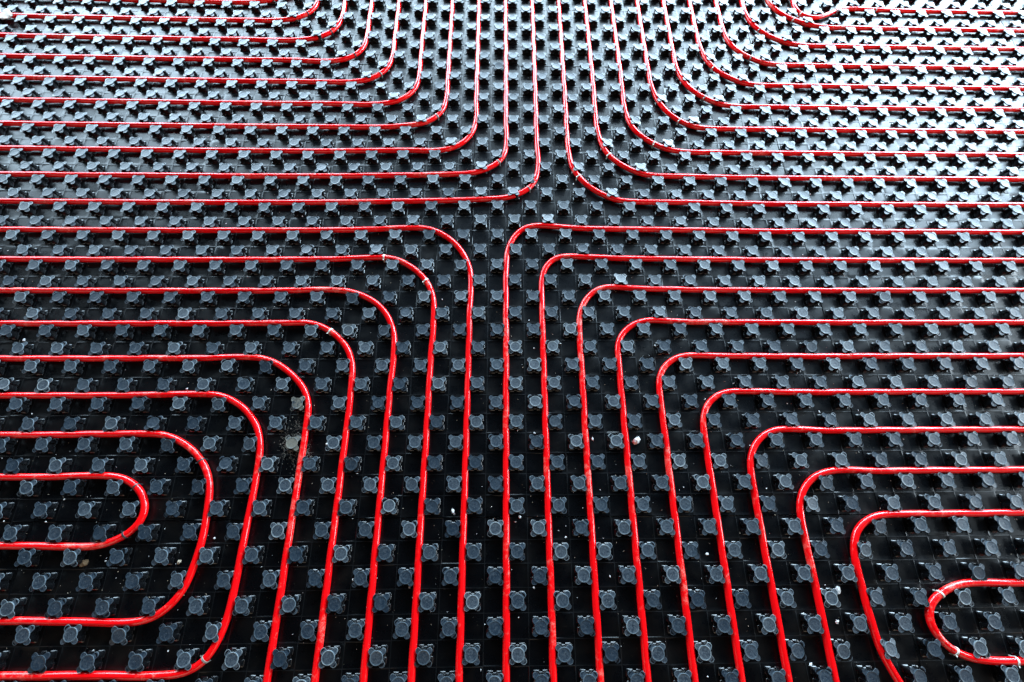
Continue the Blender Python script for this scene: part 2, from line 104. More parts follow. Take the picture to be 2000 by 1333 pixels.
'ul0':[(-2.3103,0.3339),(-2.2103,0.3339),(-2.1103,0.3339),(-2.0081,0.3312),(-1.9059,0.3287),(-1.8038,0.3266),(-1.7019,0.3248),(-1.6,0.3233),(-1.4991,0.3223),(-1.3984,0.3217),(-1.298,0.3214),(-1.1974,0.3212),(-1.0969,0.321),(-0.9966,0.3208),(-0.8963,0.3207),(-0.7962,0.3209),(-0.6963,0.3213),(-0.5969,0.3223),(-0.4978,0.3237),(-0.3988,0.3256),(-0.2678,0.3293),(-0.1511,0.3323),(-0.0339,0.3376),(0.0242,0.3422),(0.0637,0.3561),(0.099,0.3797),(0.1192,0.4133),(0.1276,0.4515),(0.129,0.4925),(0.1263,0.5704),(0.1272,0.7014),(0.1276,0.7989),(0.1278,0.8966),(0.1278,0.9958),(0.1277,1.0945),(0.1278,1.1927),(0.1282,1.29),(0.1288,1.3868),(0.1294,1.4829),(0.1295,1.5818),(0.1295,1.6818)],
'ul1':[(-2.311,0.4341),(-2.211,0.4341),(-2.111,0.4341),(-2.0087,0.4315),(-1.9064,0.4291),(-1.8043,0.427),(-1.7024,0.4253),(-1.6007,0.4239),(-1.4998,0.4229),(-1.3991,0.4222),(-1.2985,0.4219),(-1.1978,0.4215),(-1.0972,0.4212),(-0.9968,0.4208),(-0.8965,0.4206),(-0.7964,0.4207),(-0.6966,0.421),(-0.597,0.4215),(-0.4977,0.4228),(-0.3986,0.4246),(-0.2745,0.4277),(-0.1551,0.4315),(-0.0833,0.4359),(-0.0356,0.4524),(-0.0004,0.4771),(0.0206,0.5082),(0.0278,0.5419),(0.0285,0.5976),(0.0269,0.6526),(0.0275,0.7991),(0.0278,0.8969),(0.0276,0.9959),(0.0276,1.0943),(0.0277,1.1922),(0.0282,1.2896),(0.0288,1.3865),(0.0296,1.4827),(0.0297,1.5817),(0.0297,1.6817)],
'ul2':[(-2.3121,0.5348),(-2.2121,0.5348),(-2.1121,0.5348),(-2.0096,0.5323),(-1.9072,0.5299),(-1.8052,0.528),(-1.7035,0.5264),(-1.602,0.5252),(-1.501,0.5242),(-1.4001,0.5234),(-1.2993,0.5229),(-1.1984,0.5224),(-1.0977,0.5219),(-0.9971,0.5213),(-0.8968,0.5209),(-0.7966,0.5208),(-0.6967,0.5209),(-0.597,0.5212),(-0.4976,0.5222),(-0.3983,0.5238),(-0.2816,0.5267),(-0.1804,0.5275),(-0.132,0.5447),(-0.1,0.5737),(-0.0779,0.6162),(-0.0715,0.6672),(-0.0729,0.7356),(-0.0723,0.8973),(-0.0724,0.996),(-0.0723,1.0943),(-0.0721,1.192),(-0.0716,1.2895),(-0.071,1.3864),(-0.0702,1.4827),(-0.0701,1.5817),(-0.0701,1.6817)],
'ul3':[(-2.3133,0.6362),(-2.2133,0.6362),(-2.1133,0.6362),(-2.0107,0.6336),(-1.9082,0.6312),(-1.8063,0.6294),(-1.7047,0.6279),(-1.6033,0.6268),(-1.5022,0.6257),(-1.4011,0.6249),(-1.3002,0.6242),(-1.1992,0.6236),(-1.0984,0.6229),(-0.9977,0.6221),(-0.8971,0.6216),(-0.7969,0.6212),(-0.6968,0.6211),(-0.5971,0.6212),(-0.4975,0.6219),(-0.3717,0.6234),(-0.2891,0.6314),(-0.2397,0.6423),(-0.2043,0.6678),(-0.1809,0.7061),(-0.1729,0.7521),(-0.1726,0.823),(-0.1722,0.9961),(-0.1718,1.0942),(-0.1714,1.1917),(-0.1711,1.2893),(-0.1706,1.3864),(-0.17,1.4829),(-0.1698,1.5819),(-0.1698,1.6819)],
'ul4':[(-2.3147,0.7381),(-2.2147,0.7381),(-2.1147,0.7381),(-2.0119,0.7354),(-1.9093,0.7328),(-1.8073,0.7309),(-1.7056,0.7294),(-1.6042,0.7282),(-1.5031,0.7272),(-1.402,0.7264),(-1.3011,0.7256),(-1.2001,0.7248),(-1.0992,0.7241),(-0.9984,0.7233),(-0.8978,0.7226),(-0.7974,0.7221),(-0.6971,0.7217),(-0.5518,0.7225),(-0.4242,0.7215),(-0.3624,0.7306),(-0.3168,0.7505),(-0.2874,0.7853),(-0.2735,0.8275),(-0.2717,0.8888),(-0.2719,0.9963),(-0.2714,1.0942),(-0.2708,1.1916),(-0.2706,1.2894),(-0.2703,1.3866),(-0.2698,1.4833),(-0.2697,1.5823),(-0.2697,1.6823)],
'ul5':[(-2.3162,0.8406),(-2.2162,0.8406),(-2.1162,0.8406),(-2.0132,0.8376),(-1.9103,0.8347),(-1.8079,0.8323),(-1.706,0.8305),(-1.6046,0.8293),(-1.5034,0.8283),(-1.4025,0.8274),(-1.3017,0.8267),(-1.2007,0.8259),(-1.0997,0.8251),(-0.9988,0.8243),(-0.8981,0.8236),(-0.7976,0.8229),(-0.608,0.8226),(-0.5211,0.822),(-0.458,0.831),(-0.409,0.8591),(-0.3817,0.8993),(-0.3708,0.95),(-0.371,1.0212),(-0.3708,1.192),(-0.3706,1.29),(-0.3703,1.3873),(-0.3698,1.4839),(-0.3696,1.583),(-0.3696,1.683)],
'ul6':[(-2.3178,0.9436),(-2.2178,0.9436),(-2.1178,0.9436),(-2.0145,0.9403),(-1.9112,0.9368),(-1.8084,0.9339),(-1.7063,0.9317),(-1.6048,0.9302),(-1.5037,0.9292),(-1.4028,0.9283),(-1.3021,0.9276),(-1.201,0.9267),(-1.1,0.9259),(-0.999,0.9251),(-0.8983,0.9243),(-0.7114,0.924),(-0.6004,0.92),(-0.5428,0.93),(-0.5008,0.9545),(-0.4779,0.9927),(-0.4707,1.0457),(-0.4714,1.1063),(-0.471,1.2913),(-0.4706,1.3884),(-0.4698,1.4848),(-0.4696,1.5839),(-0.4696,1.6839)],
'ul7':[(-2.3193,1.0471),(-2.2193,1.0471),(-2.1192,1.0471),(-2.0157,1.0433),(-1.9121,1.0392),(-1.809,1.0356),(-1.7067,1.0329),(-1.6051,1.0311),(-1.504,1.03),(-1.403,1.029),(-1.3022,1.0281),(-1.201,1.0271),(-1.0999,1.0262),(-0.9988,1.0254),(-0.8625,1.0246),(-0.75,1.0231),(-0.6613,1.0357),(-0.6053,1.0661),(-0.5799,1.1112),(-0.5712,1.1596),(-0.5714,1.2302),(-0.5709,1.3896),(-0.5699,1.4859),(-0.5697,1.5851),(-0.5697,1.6851)],
'ul8':[(-2.3205,1.1511),(-2.2205,1.1511),(-2.1205,1.1511),(-2.0169,1.147),(-1.9131,1.1425),(-1.8098,1.1382),(-1.7073,1.1349),(-1.6055,1.1325),(-1.5042,1.131),(-1.4031,1.1297),(-1.3021,1.1285),(-1.2008,1.1272),(-1.0997,1.1262),(-0.9285,1.1255),(-0.8145,1.1268),(-0.7465,1.138),(-0.7009,1.1647),(-0.6786,1.2021),(-0.6712,1.2424),(-0.6711,1.3909),(-0.6701,1.4873),(-0.6698,1.5865),(-0.6698,1.6865)],
'ul9':[(-2.3215,1.2555),(-2.2215,1.2555),(-2.1215,1.2555),(-2.0178,1.251),(-1.914,1.2462),(-1.8105,1.2414),(-1.7078,1.2374),(-1.6059,1.2343),(-1.5043,1.2322),(-1.403,1.2303),(-1.3018,1.2287),(-1.2004,1.227),(-1.0876,1.2251),(-0.9929,1.2221),(-0.899,1.2259),(-0.8318,1.2454),(-0.7926,1.275),(-0.7724,1.3165),(-0.7703,1.4889),(-0.77,1.5882),(-0.77,1.6882)],
'ur0':[(0.2292,1.6821),(0.2292,1.5821),(0.2292,1.4832),(0.2286,1.3872),(0.2282,1.2905),(0.2277,1.1932),(0.2278,1.0948),(0.2278,0.9959),(0.2279,0.8966),(0.2277,0.7989),(0.2273,0.7014),(0.2261,0.5821),(0.2287,0.5141),(0.2326,0.4769),(0.2445,0.4424),(0.2674,0.4066),(0.2997,0.3735),(0.3402,0.3477),(0.3799,0.3336),(0.438,0.3302),(0.6008,0.328),(0.6999,0.3266),(0.7991,0.3251),(0.8991,0.3247),(0.9992,0.3246),(1.0994,0.3247),(1.1996,0.3248),(1.2997,0.325),(1.3998,0.325),(1.4999,0.325),(1.5999,0.325),(1.6999,0.3252),(1.7999,0.3251),(1.8998,0.3255),(1.9996,0.3262),(2.0995,0.3275),(2.1994,0.3275),(2.2994,0.3275)],
'ur1':[(0.3289,1.6825),(0.3289,1.5825),(0.3289,1.4835),(0.3281,1.3875),(0.3275,1.2908),(0.327,1.1935),(0.3273,1.0952),(0.3276,0.9964),(0.328,0.8972),(0.3277,0.7997),(0.3266,0.6267),(0.3316,0.5829),(0.3429,0.5399),(0.361,0.5039),(0.3954,0.4716),(0.4349,0.4457),(0.4819,0.4313),(0.5304,0.4294),(0.7002,0.4267),(0.7995,0.4252),(0.8994,0.4248),(0.9995,0.4246),(1.0997,0.4246),(1.2,0.4247),(1.3001,0.4247),(1.4002,0.4247),(1.5003,0.4246),(1.6003,0.4246),(1.7003,0.4246),(1.8,0.4244),(1.8997,0.4245),(1.9993,0.4249),(2.0989,0.4259),(2.1989,0.4259),(2.2989,0.4259)],
'ur2':[(0.4285,1.683),(0.4285,1.583),(0.4285,1.484),(0.4276,1.3877),(0.4269,1.2908),(0.4263,1.1934),(0.4268,1.0955),(0.4273,0.997),(0.4281,0.8981),(0.4272,0.7125),(0.433,0.667),(0.4501,0.6194),(0.4796,0.5827),(0.5177,0.5534),(0.5633,0.5331),(0.6254,0.526),(0.7087,0.5262),(0.9001,0.525),(1.0001,0.5247),(1.1003,0.5246),(1.2006,0.5245),(1.3008,0.5244),(1.401,0.5243),(1.501,0.5241),(1.601,0.5241),(1.7009,0.5241),(1.8006,0.5239),(1.8999,0.5238),(1.9991,0.5238),(2.0985,0.5244),(2.1985,0.5244),(2.2985,0.5244)],
'ur3':[(0.5281,1.6836),(0.5281,1.5836),(0.5282,1.4845),(0.5273,1.388),(0.5265,1.2909),(0.5259,1.1933),(0.5264,1.0957),(0.5271,0.9976),(0.5276,0.8503),(0.5316,0.8019),(0.5432,0.7545),(0.566,0.7037),(0.5986,0.6654),(0.6377,0.6401),(0.6837,0.6284),(0.7688,0.626),(0.9008,0.6252),(1.0008,0.6249),(1.101,0.6246),(1.2013,0.6243),(1.3015,0.624),(1.4017,0.6238),(1.5017,0.6237),(1.6017,0.6236),(1.7015,0.6236),(1.801,0.6233),(1.9001,0.6231),(1.9989,0.6228),(2.0982,0.6232),(2.1981,0.6231),(2.2981,0.6231)],
'ur4':[(0.6278,1.6843),(0.6278,1.5843),(0.6279,1.4852),(0.6274,1.3885),(0.6268,1.2912),(0.6262,1.1934),(0.6266,1.096),(0.6272,0.9457),(0.6294,0.8951),(0.6438,0.8458),(0.6673,0.8013),(0.7023,0.7662),(0.7453,0.7399),(0.7955,0.7267),(0.8742,0.7255),(1.0016,0.7252),(1.1016,0.7248),(1.2018,0.7242),(1.3019,0.7238),(1.4019,0.7234),(1.5019,0.7233),(1.6017,0.7231),(1.7014,0.723),(1.8007,0.7227),(1.8997,0.7224),(1.9986,0.722),(2.0978,0.7221),(2.1978,0.722),(2.2978,0.7219)],
'ur5':[(0.7274,1.685),(0.7274,1.585),(0.7276,1.4859),(0.7276,1.3893),(0.7274,1.2921),(0.727,1.1944),(0.7273,1.0387),(0.7321,0.986),(0.745,0.9409),(0.7688,0.8981),(0.803,0.866),(0.8468,0.8392),(0.8949,0.8273),(0.9847,0.8257),(1.1021,0.8249),(1.2021,0.8241),(1.302,0.8234),(1.4018,0.8227),(1.5015,0.8225),(1.6011,0.8223),(1.7005,0.822),(1.7998,0.8216),(1.8989,0.8212),(1.9978,0.821),(2.0971,0.821),(2.1973,0.821),(2.2973,0.821)],
'ur6':[(0.827,1.6858),(0.827,1.5858),(0.8271,1.4867),(0.8277,1.3902),(0.8279,1.2932),(0.8281,1.1288),(0.83,1.074),(0.8443,1.0272),(0.8706,0.9866),(0.9074,0.9558),(0.9527,0.933),(1.0066,0.9257),(1.0989,0.9254),(1.2025,0.9241),(1.3022,0.9231),(1.4017,0.9222),(1.5011,0.9218),(1.6004,0.9214),(1.6997,0.9209),(1.7989,0.9204),(1.898,0.9201),(1.9971,0.9199),(2.0963,0.9201),(2.1966,0.9202),(2.2967,0.9203)],
'ur7':[(0.9264,1.6866),(0.9264,1.5866),(0.9266,1.4874),(0.9275,1.391),(0.9285,1.237),(0.9307,1.1867),(0.9465,1.1377),(0.9759,1.0924),(1.0149,1.06),(1.061,1.036),(1.123,1.0254),(1.2176,1.0247),(1.4021,1.0222),(1.5013,1.0216),(1.6005,1.021),(1.6998,1.0203),(1.799,1.0197),(1.8979,1.0192),(1.9967,1.019),(2.0955,1.0193),(2.1957,1.0196),(2.2957,1.0197)],
'ur8':[(1.0257,1.6874),(1.0257,1.5874),(1.026,1.4881),(1.0272,1.3917),(1.0283,1.2753),(1.0404,1.2388),(1.0666,1.1971),(1.1057,1.1631),(1.1524,1.139),(1.2187,1.1248),(1.2921,1.1239),(1.4024,1.122),(1.5013,1.1214),(1.6004,1.1208),(1.6996,1.1201),(1.7985,1.1193),(1.8972,1.1187),(1.9955,1.1183),(2.0941,1.1187),(2.1942,1.1191),(2.2944,1.1194)],
'ur9':[(1.1249,1.6882),(1.1249,1.5882),(1.1252,1.4889),(1.1269,1.3925),(1.128,1.2773),(1.1251,1.2392),(1.137,1.199),(1.1648,1.1781),(1.1992,1.1773),(1.2423,1.195),(1.2834,1.2184),(1.33,1.2304),(1.3923,1.2263),(1.5161,1.2215),(1.6989,1.2198),(1.7974,1.219),(1.8957,1.2184),(1.9937,1.218),(2.0921,1.2185),(2.1923,1.2189),(2.2924,1.2192)],
}
CLIPS=[(1.1306, 1.1925), (1.2765, 1.2124), (1.4331, 1.2297), (1.1051, 1.1581), (0.9576, 1.0973), (0.9009, 0.9531), (0.7548, 0.9053), (0.7029, 0.7609), (0.6008, 0.6586), (0.5036, 0.5611), (0.3523, 0.5091), (0.2532, 0.4186), (0.005, 0.4793), (0.1001, 0.3781), (-0.6957, 1.1565), (-0.5981, 1.0657), (-0.5005, 0.9476), (-0.4045, 0.857), (-0.2, 0.668), (-0.3273, 0.13), (-0.1983, 0.0584), (-0.4465, -0.0986), (-0.7092, -0.4399), (-0.8478, -0.4949), (-0.8497, -0.6083), (-0.6091, -0.8531), (1.0011, -0.7428), (0.9954, -0.8569), (1.129, -0.8764)]
CRUMBS=[(0.3533, -0.396), (0.7798, -0.7361), (-0.1026, -0.5606), (0.9271, -0.5809), (0.9961, -0.7109), (0.8959, -0.5806), (0.491, -0.6591), (0.242, -0.3916), (0.1511, -0.5133), (-1.2647, -0.1203), (0.2204, -0.5018), (0.9045, -0.644), (0.7609, -0.7989), (0.6872, -0.7832), (0.6815, -0.8781), (-0.8555, -0.5043), (-0.8744, -0.4971), (-0.915, -0.6276), (-0.932, -0.6647), (-0.7203, -0.6645), (-1.7769, 1.1256), (-0.4976, -0.3688), (-0.5077, -0.393), (-0.4789, -0.4319), (-0.4204, -0.401), (0.0558, -0.5743), (-0.0125, -0.6962), (-0.8158, -0.7888)]
MARKS=[(23.99, 5.13), (20.15, 5.3), (16.01, 3.1), (26.14, 3.17), (24.06, -2.84), (8.02, -2.94), (9.93, -4.91), (15.96, -4.82), (13.0, -9.92), (13.93, -3.21), (-4.03, -3.28), (-0.6, -10.31)]

S = 0.05            # one cell of the panel grid, metres
PIPE_R = 0.0080
PIPE_Z = 0.0112
def warp(gx, gy):
    """cell coordinates -> floor position in metres (the laid panels are not perfectly true)"""
    u = min(max(gx / 38.0, -1.1), 1.1); v = min(max((gy - 4) / 24.0, -1.15), 1.1)
    dx = dy = 0.0
    for (i, j), (cx, cy) in zip(WARP_TERMS, WARP):
        t = u ** i * v ** j
        dx += cx * t; dy += cy * t
    fx = min(max((gx + 44) / 3.0, 0), len(LAT) - 1.001); fy = min(max((gy + 24) / 3.0, 0), len(LAT[0]) - 1.001)
    i, j = int(fx), int(fy); u, v = fx - i, fy - j
    for a, b, w in ((i, j, (1 - u) * (1 - v)), (i + 1, j, u * (1 - v)), (i, j + 1, (1 - u) * v), (i + 1, j + 1, u * v)):
        dx += LAT[a][b][0] * w / 1000; dy += LAT[a][b][1] * w / 1000
    return ((gx + dx) * S, (gy + dy) * S)

# ------------------------------------------------------------------ helpers
def mat_new(name):
    m = bpy.data.materials.new(name); m.use_nodes = True
    nt = m.node_tree
    return m, nt, nt.nodes['Principled BSDF']
def nnode(nt, t, **kw):
    n = nt.nodes.new(t)
    for k, v in kw.items(): setattr(n, k, v)
    return n
def noise_tex(nt, scale, detail=4, rough=0.55, coord='Object', dist=0.0, offset=None, vec=None):
    t = nnode(nt, 'ShaderNodeTexNoise')
    t.inputs['Scale'].default_value = scale; t.inputs['Detail'].default_value = detail
    t.inputs['Roughness'].default_value = rough; t.inputs['Distortion'].default_value = dist
    if vec is not None: nt.links.new(vec, t.inputs['Vector'])
    else:
        tc = nnode(nt, 'ShaderNodeTexCoord'); nt.links.new(tc.outputs[coord], t.inputs['Vector'])
    return t.outputs['Fac']
def ramp(nt, fac, stops):
    r = nnode(nt, 'ShaderNodeValToRGB'); nt.links.new(fac, r.inputs[0])
    el = r.color_ramp.elements
    while len(el) > 1: el.remove(el[-1])
    el[0].position = stops[0][0]; el[0].color = stops[0][1]
    for p, c in stops[1:]:
        q = el.new(p); q.color = c
    return r.outputs[0]
def g(v): return (v, v, v, 1)
def mixc(nt, fac, a, b):
    n = nnode(nt, 'ShaderNodeMix', data_type='RGBA'); 
    for s, v in ((0, fac), (6, a), (7, b)):
        if hasattr(v, 'links') or isinstance(v, bpy.types.NodeSocket): nt.links.new(v, n.inputs[s])
        else: n.inputs[s].default_value = v
    return n.outputs[2]
def mth(nt, op, a, b=0.5, clamp=False):
    n = nnode(nt, 'ShaderNodeMath', operation=op, use_clamp=clamp)
    for s, v in ((0, a), (1, b)):
        if isinstance(v, bpy.types.NodeSocket): nt.links.new(v, n.inputs[s])
        else: n.inputs[s].default_value = v
    return n.outputs[0]
def world_pos(nt):
    return nnode(nt, 'ShaderNodeNewGeometry').outputs['Position']
def bump(nt, bs, h, strength, dist):
    b = nnode(nt, 'ShaderNodeBump'); b.inputs['Strength'].default_value = strength; b.inputs['Distance'].default_value = dist
    nt.links.new(h, b.inputs['Height']); nt.links.new(b.outputs[0], bs.inputs['Normal'])

def obj(name, bm_or_me, m, parent=None, smooth=35):
    if isinstance(bm_or_me, bmesh.types.BMesh):
        me = bpy.data.meshes.new(name); bm_or_me.normal_update(); bm_or_me.to_mesh(me); bm_or_me.free()
        if smooth:
            me.shade_smooth(); me.set_sharp_from_angle(angle=math.radians(smooth))
    else: me = bm_or_me
    if m is not None and not me.materials: me.materials.append(m)
    o = bpy.data.objects.new(name, me); COL.objects.link(o)
    if parent: o.parent = parent
    return o
def tag(o, label=None, cat=None, group=None, kind=None):
    if label: o['label'] = label
    if cat: o['category'] = cat
    if group: o['group'] = group
    if kind: o['kind'] = kind
    return o
def loft(bm, rings, cap0=False, cap1=True):
    vs = [[bm.verts.new(p) for p in r] for r in rings]
    n = len(vs[0])
    for a, b in zip(vs, vs[1:]):
        for i in range(n): bm.faces.new((a[i], a[(i + 1) % n], b[(i + 1) % n], b[i]))
    if cap0: bm.faces.new(list(reversed(vs[0])))
    if cap1: bm.faces.new(vs[-1])
    return vs

# ------------------------------------------------------------------ materials
def make_base_mat():
    m, nt, b = mat_new('black_moulded_plastic')
    P = world_pos(nt)
    fine = noise_tex(nt, 900, 3, 0.6, vec=P)
    mid = noise_tex(nt, 22, 5, 0.6, vec=P)
    big = noise_tex(nt, 3.1, 4, 0.6, vec=P)
    speck = noise_tex(nt, 420, 2, 0.5, vec=P)
    smear = ramp(nt, mth(nt, 'MULTIPLY', big, mid), [(0.22, g(0)), (0.42, g(1))])
    specks = ramp(nt, speck, [(0.735, g(0)), (0.76, g(1))])
    dust = mth(nt, 'MULTIPLY', specks, ramp(nt, mid, [(0.42, g(0)), (0.62, g(1))]))
    c = mixc(nt, mth(nt, 'MULTIPLY', smear, 0.35), (0.0020, 0.0023, 0.0030, 1), (0.012, 0.0095, 0.0068, 1))
    c = mixc(nt, mth(nt, 'MULTIPLY', dust, 0.55), c, (0.32, 0.29, 0.24, 1))
    nt.links.new(c, b.inputs['Base Color'])
    r = mth(nt, 'ADD', mth(nt, 'MULTIPLY', mid, 0.16), mth(nt, 'MULTIPLY', smear, 0.10))
    nt.links.new(mth(nt, 'ADD', r, 0.20), b.inputs['Roughness'])
    b.inputs['Specular IOR Level'].default_value = 0.27
    bump(nt, b, mth(nt, 'ADD', mth(nt, 'MULTIPLY', fine, 0.12), mid), 0.24, 0.0009)
    return m
def make_body_mat():
    m, nt, b = mat_new('black_glossy_plastic')
    P = world_pos(nt)
    mid = noise_tex(nt, 60, 4, 0.6, vec=P)
    b.inputs['Base Color'].default_value = (0.0038, 0.0042, 0.0050, 1)
    nt.links.new(mth(nt, 'ADD', mth(nt, 'MULTIPLY', mid, 0.2), 0.13), b.inputs['Roughness'])
    b.inputs['Specular IOR Level'].default_value = 0.6
    bump(nt, b, mid, 0.2, 0.0012)
    return m
def make_cap_mat(name='scuffed_stud_top', mortar=False):
    m, nt, b = mat_new(name)
    P = world_pos(nt)
    oi = nnode(nt, 'ShaderNodeObjectInfo')
    mid = noise_tex(nt, 120, 6, 0.75, vec=P, dist=1.2)
    fine = noise_tex(nt, 620, 4, 0.6, vec=P)
    big = noise_tex(nt, 4.5, 3, 0.5, vec=P)
    # radius from the stud's own axis: wear on the raised rim includes a painted bevel highlight
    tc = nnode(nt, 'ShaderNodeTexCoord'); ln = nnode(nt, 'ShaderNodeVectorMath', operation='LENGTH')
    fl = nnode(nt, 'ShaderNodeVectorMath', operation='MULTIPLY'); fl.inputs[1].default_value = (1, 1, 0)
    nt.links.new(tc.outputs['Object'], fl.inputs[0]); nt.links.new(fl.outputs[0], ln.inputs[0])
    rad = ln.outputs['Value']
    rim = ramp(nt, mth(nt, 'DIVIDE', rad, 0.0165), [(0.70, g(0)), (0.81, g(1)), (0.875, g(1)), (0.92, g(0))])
    wear_glint = mth(nt, 'ADD', mth(nt, 'MULTIPLY', rim, mth(nt, 'ADD', mth(nt, 'MULTIPLY', oi.outputs['Random'], 0.6), 0.05)), mth(nt, 'MULTIPLY', mid, 0.55))
    wear_glint = ramp(nt, mth(nt, 'ADD', wear_glint, mth(nt, 'MULTIPLY', big, 0.25)), [(0.40, g(0)), (0.62, g(0.4)), (0.9, g(1))])
    c = mixc(nt, wear_glint, (0.005, 0.013, 0.023, 1), (0.085, 0.115, 0.14, 1))
    blot = noise_tex(nt, 135, 6, 0.8, vec=P, dist=2.5)
    blot = ramp(nt, mth(nt, 'ADD', mth(nt, 'MULTIPLY', blot, 0.8), mth(nt, 'MULTIPLY', oi.outputs['Random'], 0.07)), [(0.41, g(0)), (0.55, g(1))])
    c = mixc(nt, mth(nt, 'MULTIPLY', blot, 0.5), c, (0.12, 0.135, 0.148, 1))
    scr = ramp(nt, fine, [(0.64, g(0)), (0.74, g(1))])
    c = mixc(nt, mth(nt, 'MULTIPLY', mth(nt, 'MULTIPLY', scr, wear_glint), 0.6), c, (0.26, 0.25, 0.23, 1))
    if mortar:
        mm = ramp(nt, noise_tex(nt, 70, 6, 0.7, vec=P, dist=0.8), [(0.40, g(0)), (0.52, g(1))])
        c = mixc(nt, mm, c, (0.125, 0.115, 0.092, 1))
    nt.links.new(c, b.inputs['Base Color'])
    r = mth(nt, 'ADD', mth(nt, 'MULTIPLY', mid, 0.30), mth(nt, 'MULTIPLY', oi.outputs['Random'], 0.08))
    nt.links.new(mth(nt, 'ADD', r, 0.23), b.inputs['Roughness'])
    b.inputs['Specular IOR Level'].default_value = 0.6
    bump(nt, b, mth(nt, 'ADD', mth(nt, 'MULTIPLY', fine, 0.3), mid), 0.35, 0.0005)
    return m
def make_pipe_mat():
    m, nt, b = mat_new('red_plastic_pipe')
    P = world_pos(nt)
    mid = noise_tex(nt, 55, 6, 0.7, vec=P, dist=0.4)
    big = noise_tex(nt, 5.5, 3, 0.5, vec=P)
    fine = noise_tex(nt, 500, 3, 0.6, vec=P)
    sc = ramp(nt, mth(nt, 'ADD', mth(nt, 'MULTIPLY', mid, 0.62), mth(nt, 'MULTIPLY', big, 0.5)), [(0.61, g(0)), (0.71, g(1))])
    sc2 = mth(nt, 'MULTIPLY', sc, ramp(nt, fine, [(0.42, g(0.1)), (0.60, g(1))]))
    c = mixc(nt, mth(nt, 'MULTIPLY', sc2, 0.5), (0.82, 0.003, 0.005, 1), (0.86, 0.36, 0.27, 1))
    nt.links.new(c, b.inputs['Base Color'])
    nt.links.new(mth(nt, 'ADD', mth(nt, 'MULTIPLY', sc, 0.3), 0.10), b.inputs['Roughness'])
    b.inputs['Specular IOR Level'].default_value = 0.5
    bump(nt, b, mth(nt, 'ADD', mid, mth(nt, 'MULTIPLY', fine, 0.1)), 0.16, 0.001)
    return m
def simple(name, c, r, sc=200, var=0.35, bs=0.4):
    m, nt, b = mat_new(name)
    P = world_pos(nt); n = noise_tex(nt, sc, 5, 0.6, vec=P)
    d = tuple(x * (1 - var) for x in c) + (1,)
    nt.links.new(mixc(nt, n, d, tuple(min(1, x * (1 + var)) for x in c) + (1,)), b.inputs['Base Color'])
    b.inputs['Roughness'].default_value = r
    bump(nt, b, n, bs, 0.001)
    return m
M_BASE = make_base_mat(); M_BODY = make_body_mat(); M_CAP = make_cap_mat(); M_CAPMORTAR = make_cap_mat('mortar_stained_stud_top', True); M_PIPE = make_pipe_mat()
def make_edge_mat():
    m, nt, b = mat_new('burnished_lit_edge')  # burnished edges; light caught on the bevel is painted into the colour
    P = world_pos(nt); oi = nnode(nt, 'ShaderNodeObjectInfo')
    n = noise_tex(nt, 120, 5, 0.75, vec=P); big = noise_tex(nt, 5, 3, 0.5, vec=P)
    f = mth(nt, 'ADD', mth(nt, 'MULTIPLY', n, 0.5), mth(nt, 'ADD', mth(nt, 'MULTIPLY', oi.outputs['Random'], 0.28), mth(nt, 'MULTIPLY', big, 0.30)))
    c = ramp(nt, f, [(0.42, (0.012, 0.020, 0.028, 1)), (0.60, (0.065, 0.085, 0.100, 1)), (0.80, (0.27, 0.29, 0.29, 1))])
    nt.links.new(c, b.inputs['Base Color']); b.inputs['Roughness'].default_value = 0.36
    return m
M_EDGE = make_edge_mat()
M_RIDGE = simple('scuffed_glint_ridge_plastic', (0.009, 0.010, 0.011), 0.35, 30, 0.95)  # scuffed ridges; the specular line along cell borders is painted in too
M_CLIPS = [simple('grey_clip_plastic', (0.20, 0.19, 0.17), 0.4), simple('dark_clip_plastic', (0.03, 0.03, 0.032), 0.35), simple('pale_clip_plastic', (0.62, 0.60, 0.55), 0.4)]
M_WHITE = simple('white_polystyrene', (0.85, 0.85, 0.84), 0.8, 300, 0.08)
M_CREAM = simple('cream_grit', (0.55, 0.45, 0.33), 0.85)
M_BROWN = simple('dry_mud', (0.16, 0.10, 0.05), 0.9)
M_MORTAR = simple('dried_mortar', (0.15, 0.135, 0.11), 0.9, 160, 0.4, 0.8)
M_FLOOR = simple('grey_screed', (0.22, 0.21, 0.20), 0.85, 40)
M_PAPER = simple('torn_paper', (0.42, 0.36, 0.32), 0.7, 60, 0.1)

# ------------------------------------------------------------------ the floor under the panels
bm = bmesh.new()
bmesh.ops.create_grid(bm, x_segments=1, y_segments=1, size=6)
fl = obj('floor', bm, M_FLOOR); fl.location = (0, 0, -0.032); tag(fl, kind='structure')

